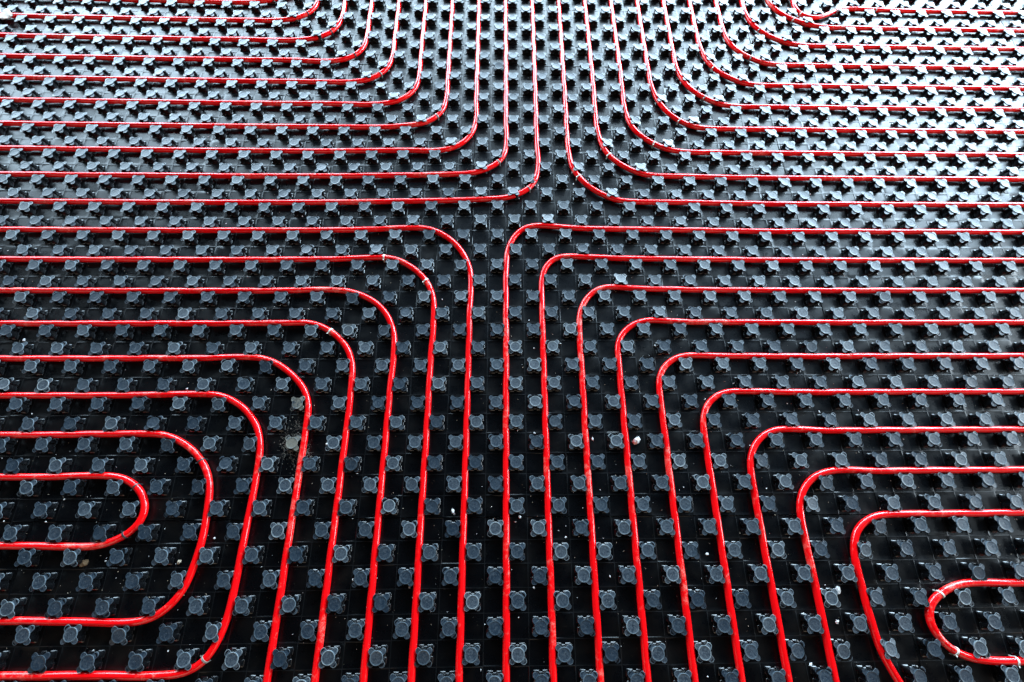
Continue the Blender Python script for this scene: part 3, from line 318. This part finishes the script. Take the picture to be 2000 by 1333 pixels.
# ------------------------------------------------------------------ pipe centre lines (needed before the studs: a stud crowded by a bend leans away)
def resample(pts, step):
    # centripetal Catmull-Rom through the points, then even spacing and a light smoothing
    P = [Vector((x, y, 0)) for x, y in pts]
    P = [P[0] * 2 - P[1]] + P + [P[-1] * 2 - P[-2]]
    dense = []
    for i in range(1, len(P) - 2):
        p0, p1, p2, p3 = P[i - 1:i + 3]
        t0 = 0; t1 = t0 + (p1 - p0).length ** .5; t2 = t1 + (p2 - p1).length ** .5; t3 = t2 + (p3 - p2).length ** .5
        n = max(2, int((p2 - p1).length / 0.004))
        for k in range(n):
            t = t1 + (t2 - t1) * k / n
            a1 = p0 * ((t1 - t) / (t1 - t0)) + p1 * ((t - t0) / (t1 - t0))
            a2 = p1 * ((t2 - t) / (t2 - t1)) + p2 * ((t - t1) / (t2 - t1))
            a3 = p2 * ((t3 - t) / (t3 - t2)) + p3 * ((t - t2) / (t3 - t2))
            b1 = a1 * ((t2 - t) / (t2 - t0)) + a2 * ((t - t0) / (t2 - t0))
            b2 = a2 * ((t3 - t) / (t3 - t1)) + a3 * ((t - t1) / (t3 - t1))
            dense.append(b1 * ((t2 - t) / (t2 - t1)) + b2 * ((t - t1) / (t2 - t1)))
    dense.append(P[-2])
    out = [dense[0]]; acc = 0
    for a, b in zip(dense, dense[1:]):
        acc += (b - a).length
        if acc >= step: out.append(b); acc = 0
    for _ in range(7):
        out = [out[0]] + [(out[i - 1] + out[i] * 2 + out[i + 1]) / 4 for i in range(1, len(out) - 1)] + [out[-1]]
    return out
paths = {name: resample(pts, 0.007) for name, pts in PIPES.items()}
BUCKET = {}
for path in paths.values():
    for p in path: BUCKET.setdefault((int(p.x // 0.05), int(p.y // 0.05)), []).append(p)
def crowd(x, y):
    best = None
    i, j = int(x // 0.05), int(y // 0.05)
    for a in (-1, 0, 1):
        for b in (-1, 0, 1):
            for p in BUCKET.get((i + a, j + b), ()):
                d = math.hypot(p.x - x, p.y - y)
                if best is None or d < best[0]: best = (d, (x - p.x) / max(d, 1e-5), (y - p.y) / max(d, 1e-5))
    return best

# ------------------------------------------------------------------ one stud, its cap (built once, copied)
def stud_body_mesh():
    """four corner posts joined by a waisted core, on a notched square foot"""
    def ring(h, corner, notch_w, notch_d, z):
        pts = []
        for q in range(4):
            a = q * math.pi / 2
            ca, sa = math.cos(a), math.sin(a)
            loc = [(h, -notch_w - 1.2), (h - notch_d, -notch_w), (h - notch_d, notch_w), (h, notch_w + 1.2),
                   (h, h - corner)]
            for k in range(1, 5):
                t = k / 5 * math.pi / 2
                loc.append((h - corner + corner * math.cos(t), h - corner + corner * math.sin(t)))
            loc.append((h - corner, h))
            for x, y in loc: pts.append(((x * ca - y * sa) / 1000, (x * sa + y * ca) / 1000, z / 1000))
        return pts
    bm = bmesh.new()
    loft(bm, [ring(18.4, 3.6, 3.0, 3.2, 0.0), ring(18.1, 3.8, 3.0, 3.2, 1.3), ring(17.4, 4.2, 3.2, 3.4, 2.1),
              ring(16.3, 6.0, 3.6, 3.6, 2.8), ring(15.6, 7.6, 3.8, 3.9, 8.0), ring(15.6, 7.4, 4.0, 4.4, 14.0),
              ring(16.4, 6.0, 4.2, 5.0, 18.6), ring(16.8, 5.8, 4.4, 5.4, 19.6)], cap0=False, cap1=True)
    me = bpy.data.meshes.new('stud'); bm.normal_update(); bm.to_mesh(me); bm.free()
    me.shade_smooth(); me.set_sharp_from_angle(angle=math.radians(28)); me.materials.append(M_BODY)
    return me
def cap_mesh(seed):
    """clover-shaped sheet with four ears, and the raised disc with rim and centre pip on it"""
    rnd = random.Random(seed)
    N = 96
    earR = [6.5 + rnd.uniform(-0.3, 0.3) for _ in range(4)]
    earD = [17.1 + rnd.uniform(-0.4, 0.3) for _ in range(4)]
    drop = [1.1 + rnd.uniform(-0.5, 0.9) for _ in range(4)]
    def outline(t):
        r = 13.9
        for q in range(4):
            a = math.pi / 4 + q * math.pi / 2
            d = (t - a + math.pi) % (2 * math.pi) - math.pi
            D, R = earD[q], earR[q]
            s = R * R - (D * math.sin(d)) ** 2
            if abs(d) < 0.8:
                if s > 0: r = max(r, D * math.cos(d) + math.sqrt(s))
        return r
    raw = [outline(2 * math.pi * i / N) for i in range(N)]
    for _ in range(2): raw = [(raw[i - 1] + 2 * raw[i] + raw[(i + 1) % N]) / 4 for i in range(N)]
    def ear_drop(t, r):
        q = int(((t) % (2 * math.pi)) // (math.pi / 2))
        return drop[q] * max(0, (r - 13.0) / 11.0) ** 1.3
    bm = bmesh.new()
    def ring(f_r, z):
        out = []
        for i in range(N):
            t = 2 * math.pi * i / N; r = f_r(i)
            out.append((r * math.cos(t) / 1000, r * math.sin(t) / 1000, (z - ear_drop(t, r)) / 1000))
        return out
    zz = 20.5
    loft(bm, [ring(lambda i: 10.0, zz - 1.0), ring(lambda i: raw[i] - 0.5, zz - 1.0), ring(lambda i: raw[i], zz - 0.75),
              ring(lambda i: raw[i] + 0.05, zz - 0.15), ring(lambda i: raw[i] - 0.35, zz + 0.12), ring(lambda i: raw[i] - 1.0, zz),
              ring(lambda i: 13.6, zz), ring(lambda i: 13.2, zz)], cap0=False, cap1=False)
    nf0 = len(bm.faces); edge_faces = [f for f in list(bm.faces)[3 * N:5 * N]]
    R = 13.9
    tilt = (rnd.uniform(-0.03, 0.03), rnd.uniform(-0.03, 0.03))
    prof = [(R - 0.5, zz - 0.3), (R, zz + 0.0), (R + 0.1, zz + 1.0), (R - 0.15, zz + 1.45), (R - 0.7, zz + 1.6), (R - 1.25, zz + 1.42),
            (R - 1.7, zz + 1.25), (9.0, zz + 1.2), (5.0, zz + 1.15), (1.6, zz + 1.12), (1.0, zz + 1.0), (0.8, zz + 1.35), (0.4, zz + 1.45)]
    dent = [rnd.uniform(-0.10, 0.12) for _ in range(3)]
    rings = []
    for r, z in prof:
        rg = []
        for i in range(48):
            t = 2 * math.pi * i / 48
            w = 1 + 0.012 * math.sin(2 * t + seed) if r > 12 else 1
            dz = (dent[0] * math.cos(t + seed) + dent[1] * math.sin(2 * t)) * min(1, r / 12) if z > zz + 0.9 else 0
            rg.append((r * w * math.cos(t) / 1000, r * w * math.sin(t) / 1000, (z + dz) / 1000))
        rings.append(rg)
    loft(bm, rings, cap1=True)
    bm.faces.ensure_lookup_table()
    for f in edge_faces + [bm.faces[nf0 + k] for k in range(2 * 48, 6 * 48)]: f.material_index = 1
    me = bpy.data.meshes.new('stud_cap'); bm.normal_update(); bm.to_mesh(me); bm.free()
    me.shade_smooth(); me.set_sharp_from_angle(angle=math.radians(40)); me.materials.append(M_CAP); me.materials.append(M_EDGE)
    return me
BODY_ME = stud_body_mesh()
CAP_ME = [cap_mesh(s) for s in range(7)]
rng = random.Random(11)
stud0 = obj('stud', BODY_ME, None)
cap0 = obj('cap', CAP_ME[0], None, stud0)
first = [True]
MORTAR_STUDS = {(-10, -8), (-10, -6)}
def place_stud(gx, gy, panel):
    if first[0]:
        st, cp = stud0, cap0; first[0] = False
    else:
        st = stud0.copy(); COL.objects.link(st)
        cp = cap0.copy(); COL.objects.link(cp); cp.parent = st
    st.parent = panel
    x, y = warp(gx, gy)
    st.location = (x - panel.location.x + rng.uniform(-.0004, .0004), y - panel.location.y + rng.uniform(-.0004, .0004), 0.0003)
    st.rotation_euler = (rng.uniform(-0.012, 0.012), rng.uniform(-0.012, 0.012), rng.uniform(-0.035, 0.035))
    c = crowd(x, y)
    if c and c[0] < 0.0232:
        k = min((0.0232 - c[0]) / 0.026, 0.17)
        st.rotation_euler.x -= k * c[2]; st.rotation_euler.y += k * c[1]
        st.location.x += c[1] * k * 0.004; st.location.y += c[2] * k * 0.004; st.location.z -= 0.001 * k
    if cp is not cap0: cp.data = rng.choice(CAP_ME)
    cp.rotation_euler = (rng.gauss(0, 0.012), rng.gauss(0, 0.012), rng.choice((0, 1, 2, 3)) * math.pi / 2)
    if rng.random() < 0.05: cp.rotation_euler.x += rng.uniform(0.04, 0.12)
    if (gx, gy) in MORTAR_STUDS:
        me = cp.data.copy(); me.materials.clear(); me.materials.append(M_CAPMORTAR); me.materials.append(M_CAPMORTAR); cp.data = me
        cp['label'] = 'stud cap caked in dried mortar'

# ------------------------------------------------------------------ panels
def panel_plate(x0, x1, y0, y1, origin, seed):
    """moulded sheet: one slightly dished plate per cell, ridge and groove along every cell border, skirt at the edge"""
    bm = bmesh.new(); r = random.Random(seed)
    nx, ny = int(round(x1 - x0)), int(round(y1 - y0))
    ox, oy = origin
    gap = 0.018
    def W(px_, py_, z):
        px_ = min(max(px_, x0 + gap), x1 - gap); py_ = min(max(py_, y0 + gap), y1 - gap)
        a, b = warp(px_, py_); return (a - ox, b - oy, z)
    corner = {}
    def V(key, p):
        if key not in corner: corner[key] = bm.verts.new(p)
        return corner[key]
    e1, e2 = 0.014, 0.040
    for i in range(nx):
        for j in range(ny):
            cx, cy = x0 + i, y0 + j
            tx, ty = r.gauss(0, 0.010), r.gauss(0, 0.010)
            dish = r.gauss(0.00010, 0.00022)
            offs = [0, e1, e2, 0.19, 0.5, 0.81, 1 - e2, 1 - e1, 1]
            n = len(offs); G = {}
            for a in range(n):
                for b in range(n):
                    u, v = offs[a], offs[b]
                    edge = min(a, b, n - 1 - a, n - 1 - b)
                    if edge == 0: z = 0.00030
                    elif edge == 1: z = 0.00030 if (i + j) % 2 else 0.0001
                    else:
                        z = 0.0 + (u - .5) * S * tx + (v - .5) * S * ty + dish * (1 - ((2 * u - 1) ** 2 + (2 * v - 1) ** 2) / 2)
                        z = max(-0.0008, min(0.0008, z))
                    key = ('e', round(cx + u, 4), round(cy + v, 4)) if edge == 0 else ('i', i, j, a, b)
                    G[a, b] = V(key, W(cx + u, cy + v, z))
            for a in range(n - 1):
                for b in range(n - 1):
                    f = bm.faces.new((G[a, b], G[a + 1, b], G[a + 1, b + 1], G[a, b + 1]))
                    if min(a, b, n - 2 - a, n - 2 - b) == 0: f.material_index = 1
    # skirt
    bnd = [e for e in bm.edges if e.is_boundary]
    ret = bmesh.ops.extrude_edge_only(bm, edges=bnd)
    for v in ret['geom']:
        if isinstance(v, bmesh.types.BMVert): v.co.z = -0.030
    bmesh.ops.recalc_face_normals(bm, faces=bm.faces)
    return bm
ROWN = {18.5: 'farthest row', 8.5: 'second row from far end', -1.5: 'middle row', -11.5: 'second row from front', -21.5: 'front row'}
COLN = {-41.5: 'leftmost', -21.5: 'second from left', -1.5: 'second from right', 18.5: 'rightmost', 38.5: 'sliver in the far right corner'}
EXTRA = {(18.5,-41.5):'with a scrap of torn paper', (-11.5,-21.5):'with the mortar splash', (-1.5,-1.5):'at the pipe cross centre', (-21.5,18.5): 'under the small loop', (18.5,18.5):'bright with window glare'}
panels = []
seed = 0
for y0 in (18.5, 8.5, -1.5, -11.5, -21.5):
    for x0 in (-41.5, -21.5, -1.5, 18.5, 38.5):
        if x0 == 38.5 and y0 != 18.5: continue
        seed += 1
        wdt = 20 if x0 != 38.5 else 8
        cx, cy = warp(x0 + wdt / 2, y0 + 5)
        p = bpy.data.objects.new('heating_mat', None); COL.objects.link(p)
        p.location = (cx, cy, 0); p.empty_display_size = 0.1
        if x0 == 38.5: lab = 'black studded floor panel, narrow sliver in the far right corner'
        else:
            lab = 'black studded floor panel, %s, %s' % (ROWN[y0], COLN[x0])
            if (y0, x0) in EXTRA: lab += ', ' + EXTRA[(y0, x0)]
        tag(p, lab, 'floor panel', 'black studded panels laid edge to edge')
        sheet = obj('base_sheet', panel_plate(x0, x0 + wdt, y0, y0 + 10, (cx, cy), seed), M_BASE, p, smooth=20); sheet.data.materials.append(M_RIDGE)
        for i in range(wdt):
            for j in range(10):
                gx, gy = int(x0 + 0.5 + i), int(math.floor(y0 + 0.5 + j + 1e-6))
                if (gx + gy) % 2 == 0: place_stud(gx, gy, p)
        panels.append((x0, y0, p))
        bpy.context.view_layer.update()

# embossed marks moulded into some of the empty cells
def strokes(kind):
    if kind == 0: return [(-8, -8, -8, 8), (-8, -8, 6, -8), (6, -8, 6, 6), (-1, -3, -1, 5), (-3, 5, 1, 5)]
    if kind == 1: return [(-9, -8, -9, 8), (-2, -6, 4, -6), (-2, -6, -2, 4), (-2, 4, 4, 4)]
    if kind == 2: return [(-7, -8, -7, 8), (0, -5, 0, 5), (0, 5, 5, 5), (5, 5, 5, 0), (5, 0, 0, 0)]
    return [(-6, -8, 6, -8), (-8, -7, -8, 8)]
def mark(gx, gy, kind, panel):
    bm = bmesh.new()
    for x0, y0, x1, y1 in strokes(kind):
        dx, dy = x1 - x0, y1 - y0; L = math.hypot(dx, dy); nx, ny = -dy / L * .45, dx / L * .45
        lo = [(x0 + nx, y0 + ny), (x0 - nx, y0 - ny), (x1 - nx, y1 - ny), (x1 + nx, y1 + ny)]
        loft(bm, [[(x / 1000, y / 1000, -0.001) for x, y in lo], [(x / 1000, y / 1000, 0.0008) for x, y in lo]])
    bmesh.ops.recalc_face_normals(bm, faces=bm.faces)
    o = obj('embossed_mark', bm, M_BASE, panel)
    x, y = warp(gx, gy); o.location = (x - panel.location.x, y - panel.location.y, 0)
for k, (mx, my) in enumerate(MARKS):
    gx, gy = round(mx), round(my)
    if (gx + gy) % 2 == 0: gx += 1 if mx > gx else -1
    for x0, y0, p in panels:
        if x0 < gx < x0 + 20 and y0 < gy < y0 + 10: mark(gx, gy, k % 4, p); break

# ------------------------------------------------------------------ pipes
def pipe_mesh(path, seed):
    bm = bmesh.new(); rings = []
    n = 20
    for i, p in enumerate(path):
        t = (path[min(i + 1, len(path) - 1)] - path[max(i - 1, 0)]).normalized()
        s = Vector((-t.y, t.x, 0))
        wob = 0.0007 * noise.noise(Vector((i * 0.045, seed * 7.3, 0))) + 0.0004 * noise.noise(Vector((i * 0.16, seed * 3.1, 5)))
        z = PIPE_Z + 0.0009 * max(-0.3, noise.noise(Vector((i * 0.05, seed * 1.7, 9))))
        c = Vector((p.x, p.y, z)) + s * wob
        rings.append([c + (s * math.cos(a) + Vector((0, 0, 1)) * math.sin(a)) * PIPE_R for a in (2 * math.pi * k / n for k in range(n))])
    loft(bm, rings, cap0=True, cap1=True)
    bmesh.ops.recalc_face_normals(bm, faces=bm.faces)
    return bm
ORD = ['first', 'second', 'third', 'fourth', 'fifth', 'sixth', 'seventh', 'eighth', 'ninth', 'tenth']
QUAD = {'ul': ('upper left', 'turning up'), 'ur': ('upper right', 'turning up'), 'll': ('lower left', 'turning down'), 'lr': ('lower right', 'turning down')}
GRP = {'ul': 'pipes bending in the upper left', 'ur': 'pipes bending in the upper right', 'll': 'pipes bending in the lower left', 'lr': 'pipes bending in the lower right'}
SPECIAL = {'ll7': 'red pipe making the tight U-turn at the lower left edge', 'll6': 'red pipe making the middle U-turn around the tight one, lower left',
           'll5': 'red pipe making the widest U-turn, lower left', 'lr9': 'small red pipe loop in the lower right corner',
           'lr8': 'red pipe curving around the small loop in the lower right corner', 'ur9': 'red pipe with a small loop at the top right edge, clipped three times'}
for k, (name, path) in enumerate(paths.items()):
    o = obj('heating_pipe', pipe_mesh(path, k + 1), M_PIPE, smooth=60)
    q, i = name[:2], int(name[2:])
    lab = SPECIAL.get(name) or 'red heating pipe %s in the %s, %s out from the centre cross' % (QUAD[q][1], QUAD[q][0], ORD[i])
    tag(o, lab, 'pipe', GRP[q])

# ------------------------------------------------------------------ pipe clips
def clip_mesh(seed):
    bm = bmesh.new(); n = 14; w = 0.0021
    r0, r1 = PIPE_R + 0.0003, PIPE_R + 0.0014
    a0, a1 = math.radians(-28), math.radians(208)
    secs = []
    for k in range(n + 1):
        a = a0 + (a1 - a0) * k / n
        c, s = math.cos(a), math.sin(a)
        secs.append([bm.verts.new((c * r0, -w, s * r0)), bm.verts.new((c * r1, -w * .8, s * r1)), bm.verts.new((c * r1, w * .8, s * r1)), bm.verts.new((c * r0, w, s * r0))])
    # straight legs going down into the panel
    for end, sx in ((0, 1), (-1, -1)):
        leg = [(sx * 0.0072, -w, -0.0118), (sx * 0.0092, -w, -0.0118), (sx * 0.0092, w, -0.0118), (sx * 0.0072, w, -0.0118)]
        vs = [bm.verts.new(p) for p in leg]
        if end == 0: secs.insert(0, vs)
        else: secs.append(vs)
    for a, b in zip(secs, secs[1:]):
        for i in range(4): bm.faces.new((a[i], a[(i + 1) % 4], b[(i + 1) % 4], b[i]))
    bm.faces.new(secs[0]); bm.faces.new(secs[-1])
    # little tab standing off one shoulder
    x = r1 * 0.72; z = r1 * 0.70
    q = [(x - .0006, -w * .6), (x + .0004, -w * .6), (x + .0004, w * .6), (x - .0006, w * .6)]
    loft(bm, [[(a, b, z - .001) for a, b in q], [(a + 0.004, b, z + 0.0004) for a, b in q]])
    bmesh.ops.recalc_face_normals(bm, faces=bm.faces)
    return bm
CLIP_PLACE = {}
clip_mats = [2,0,0,2, 0,0,2,0,2,2,2,2, 0,0, 1,1,1,0,0, 2,2,2, 1,1,1,0, 2,2,2]
def near(pt):
    best = None
    for nm, path in paths.items():
        for i in range(1, len(path) - 1):
            d = (path[i].x - pt[0]) ** 2 + (path[i].y - pt[1]) ** 2
            if best is None or d < best[0]: best = (d, nm, i)
    return best
HUES = ['beige', 'black', 'white']
HUES = {0: 'grey', 1: 'dark', 2: 'pale'}
cnt = {}
hits = [near(c) for c in CLIPS]
for _, nm, _ in hits: cnt[nm] = cnt.get(nm, 0) + 1
seen = {}
SH = {'ll7': 'the tight U-turn pipe', 'll6': 'the middle U-turn pipe', 'll5': 'the widest U-turn pipe', 'lr9': 'the small loop at lower right', 'ur9': 'the small loop at top right'}
POS = {('ll7', 1): 'upper shoulder', ('ll7', 2): 'lower shoulder', ('lr9', 1): 'top left of its bend', ('lr9', 2): 'lower left of its bend', ('lr9', 3): 'right end by the photo edge',
       ('ur9', 1): 'left of its bend', ('ur9', 2): 'right of its bend', ('ur9', 3): 'straight run farthest right', ('ll1', 1): 'start of the bend', ('ll1', 2): 'end of the bend'}
for k, (c, (d, nm, i)) in enumerate(zip(CLIPS, hits)):
    path = paths[nm]; t = (path[i + 1] - path[i - 1]).normalized()
    o = obj('pipe_clip', clip_mesh(k), M_CLIPS[clip_mats[k]], smooth=40)
    o.location = (path[i].x, path[i].y, PIPE_Z)
    o.rotation_euler = (0.0, 0.0, math.atan2(-t.x, t.y) + rng.uniform(-.12, .12))
    seen[nm] = seen.get(nm, 0) + 1
    q, n_ = nm[:2], int(nm[2:])
    where = SH.get(nm) or 'the %s pipe out from centre, %s' % (ORD[n_], QUAD[q][0])
    pos = POS.get((nm, seen[nm]), 'bend' if cnt[nm] == 1 else 'bend')
    tag(o, '%s clip on %s, %s' % (HUES[clip_mats[k]], where, pos), 'pipe clip', 'clips holding the pipe bends')

# ------------------------------------------------------------------ crumbs, splashes, scraps
def lump(rad, seed, flat=0.6, sub=2, amp=0.45):
    bm = bmesh.new(); bmesh.ops.create_icosphere(bm, subdivisions=sub, radius=1)
    for v in bm.verts:
        n = noise.noise(v.co * 1.6 + Vector((seed * 3.7, seed, 0))) + 0.5 * noise.noise(v.co * 4.1 + Vector((0, seed * 2.1, 3)))
        v.co *= rad * (1 + amp * n); v.co.z = max(v.co.z * flat, -0.25 * rad)
    return bm
CR = [ # index in CRUMBS, radius mm, material, z lift, name, label
 (0, 13.0, 'W', 'large white crumb beside the third pipe, lower right'),
 (1, 7.5, 'W', 'white crumb touching a stud near the corner loop'),
 (2, 5.5, 'W', 'white clustered crumb between pipes, lower middle left'),
 (4, 5.5, 'C', 'pale pebble left of the small corner loop'),
 (5, 3.4, 'C', 'cream crumb just under a horizontal pipe, right'),
 (3, 3.2, 'C', 'smaller cream flake under the same pipe, further right'),
 (6, 3.6, 'W', 'thin white sliver between two upright pipes, right of centre'),
 (7, 3.4, 'W', 'white crumb left of the large one'),
 (9, 3.6, 'W', 'white crumb at the far left, mid height'),
 (12, 3.8, 'W', 'white crumb below a stud tip, lower right'),
 (14, 3.6, 'W', 'white crumb near the front, lower right'),
 (13, 3.0, 'W', 'small white crumb left of the lower right corner pipes'),
 (15, 3.4, 'W', 'white crumb inside the tight U-turn, by its clip'),
 (16, 3.8, 'C', 'pinkish crumb inside the tight U-turn'),
 (17, 7.5, 'B', 'brown mud lump under the tight U-turn'),
 (18, 8.5, 'B', 'larger brown mud lump below the tight U-turn'),
 (19, 4.6, 'C', 'tan crumb right of the mud lumps'),
 (24, 4.0, 'W', 'white crumb right of the mortar splash'),
 (25, 3.0, 'W', 'white crumb near the centre front between pipes'),
]
MM = {'W': M_WHITE, 'C': M_CREAM, 'B': M_BROWN}
for idx, r, mk_, lab in CR:
    x, y = CRUMBS[idx]
    r *= 1.15
    bm = lump(r / 1000, idx + 1, 0.5 if mk_ != 'B' else 0.3, sub=(1 if r > 7 and mk_ == 'W' else 2), amp=(0.75 if mk_ == 'W' else 0.5))
    o = obj('crumb', bm, MM[mk_], smooth=0)
    o.location = (x, y, r / 1000 * 0.22); o.rotation_euler = (0, 0, rng.uniform(0, 6))
    o.scale = (1, rng.uniform(.6, .9), 1)
    tag(o, lab, 'crumb', 'crumbs of building debris on the panels')
# torn paper scrap, far left corner
bm = bmesh.new()
x, y = CRUMBS[20]
g9 = {}
for a in range(13):
    for b in range(7):
        u, v = a / 12 - .5, b / 6 - .5
        rag = 0.006 * noise.noise(Vector((a * .9, b * .9, 2)))
        g9[a, b] = bm.verts.new((u * .085 + rag, v * .034 * (1 + .5 * math.sin(a)) + rag, 0.020 + 0.009 * noise.noise(Vector((u * 5, v * 6, 1))) + .006 * math.sin(a * 1.1)))
for a in range(12):
    for b in range(6): bm.faces.new((g9[a, b], g9[a + 1, b], g9[a + 1, b + 1], g9[a, b + 1]))
o = obj('paper_scrap', bm, M_PAPER); o.location = (x, y, 0.004); o.rotation_euler = (0, 0, -0.3)
md = o.modifiers.new('thick', 'SOLIDIFY'); md.thickness = 0.0006
tag(o, 'crumpled torn paper scrap lying on studs in the far left corner', 'paper scrap')
# mortar splash: thin ragged flakes of dried mortar around two studs
bm = bmesh.new(); rr = random.Random(5)
for (idx, n, sp) in ((21, 120, .008), (22, 480, .019), (23, 420, .013)):
    x, y = CRUMBS[idx]
    for _ in range(n):
        r = rr.uniform(.0003, .0015) * (1 if rr.random() < .8 else 1.6)
        M = Matrix.Translation((x + rr.gauss(0, sp * .8), y + rr.gauss(0, sp * 1.3), .0005)) @ Matrix.Rotation(rr.uniform(0, 6), 4, 'Z') @ Matrix.Diagonal((r, r * rr.uniform(.4, 1), r * .3, 1))
        res = bmesh.ops.create_icosphere(bm, subdivisions=1, radius=1, matrix=M)
        for v in res['verts']: v.co += Vector((rr.uniform(-1, 1), rr.uniform(-1, 1), rr.uniform(-.3, .3))) * r * .3
o = obj('mortar_splash', bm, M_MORTAR, smooth=0)
tag(o, 'splash of dried beige mortar around two studs, lower left of centre', 'mortar splash', kind='stuff')
# scattered grit
def scatter(name, mat, n, seed, rmin, rmax):
    rr = random.Random(seed); bm = bmesh.new()
    for _ in range(n):
        x = rr.uniform(-1.7, 1.9); y = rr.triangular(-.95, 1.3, -.7)
        if noise.noise(Vector((x * 2.2, y * 2.2, seed))) < rr.uniform(-.5, .25): continue
        r = rmin + (rmax - rmin) * rr.random() ** 3
        M = Matrix.Translation((x, y, r * .4)) @ Matrix.Rotation(rr.uniform(0, 6), 4, 'Z') @ Matrix.Diagonal((r, r * rr.uniform(.5, 1), r * .7, 1))
        res = bmesh.ops.create_icosphere(bm, subdivisions=1, radius=1, matrix=M)
        for v in res['verts']: v.co += Vector((rr.uniform(-1, 1), rr.uniform(-1, 1), rr.uniform(-1, 1))) * r * .22
    o = obj(name, bm, mat, smooth=0)
    tag(o, kind='stuff'); return o
scatter('white_grit', M_WHITE, 1100, 3, .0007, .0030)
scatter('brown_grit', M_CREAM, 4200, 8, .0003, .0013)
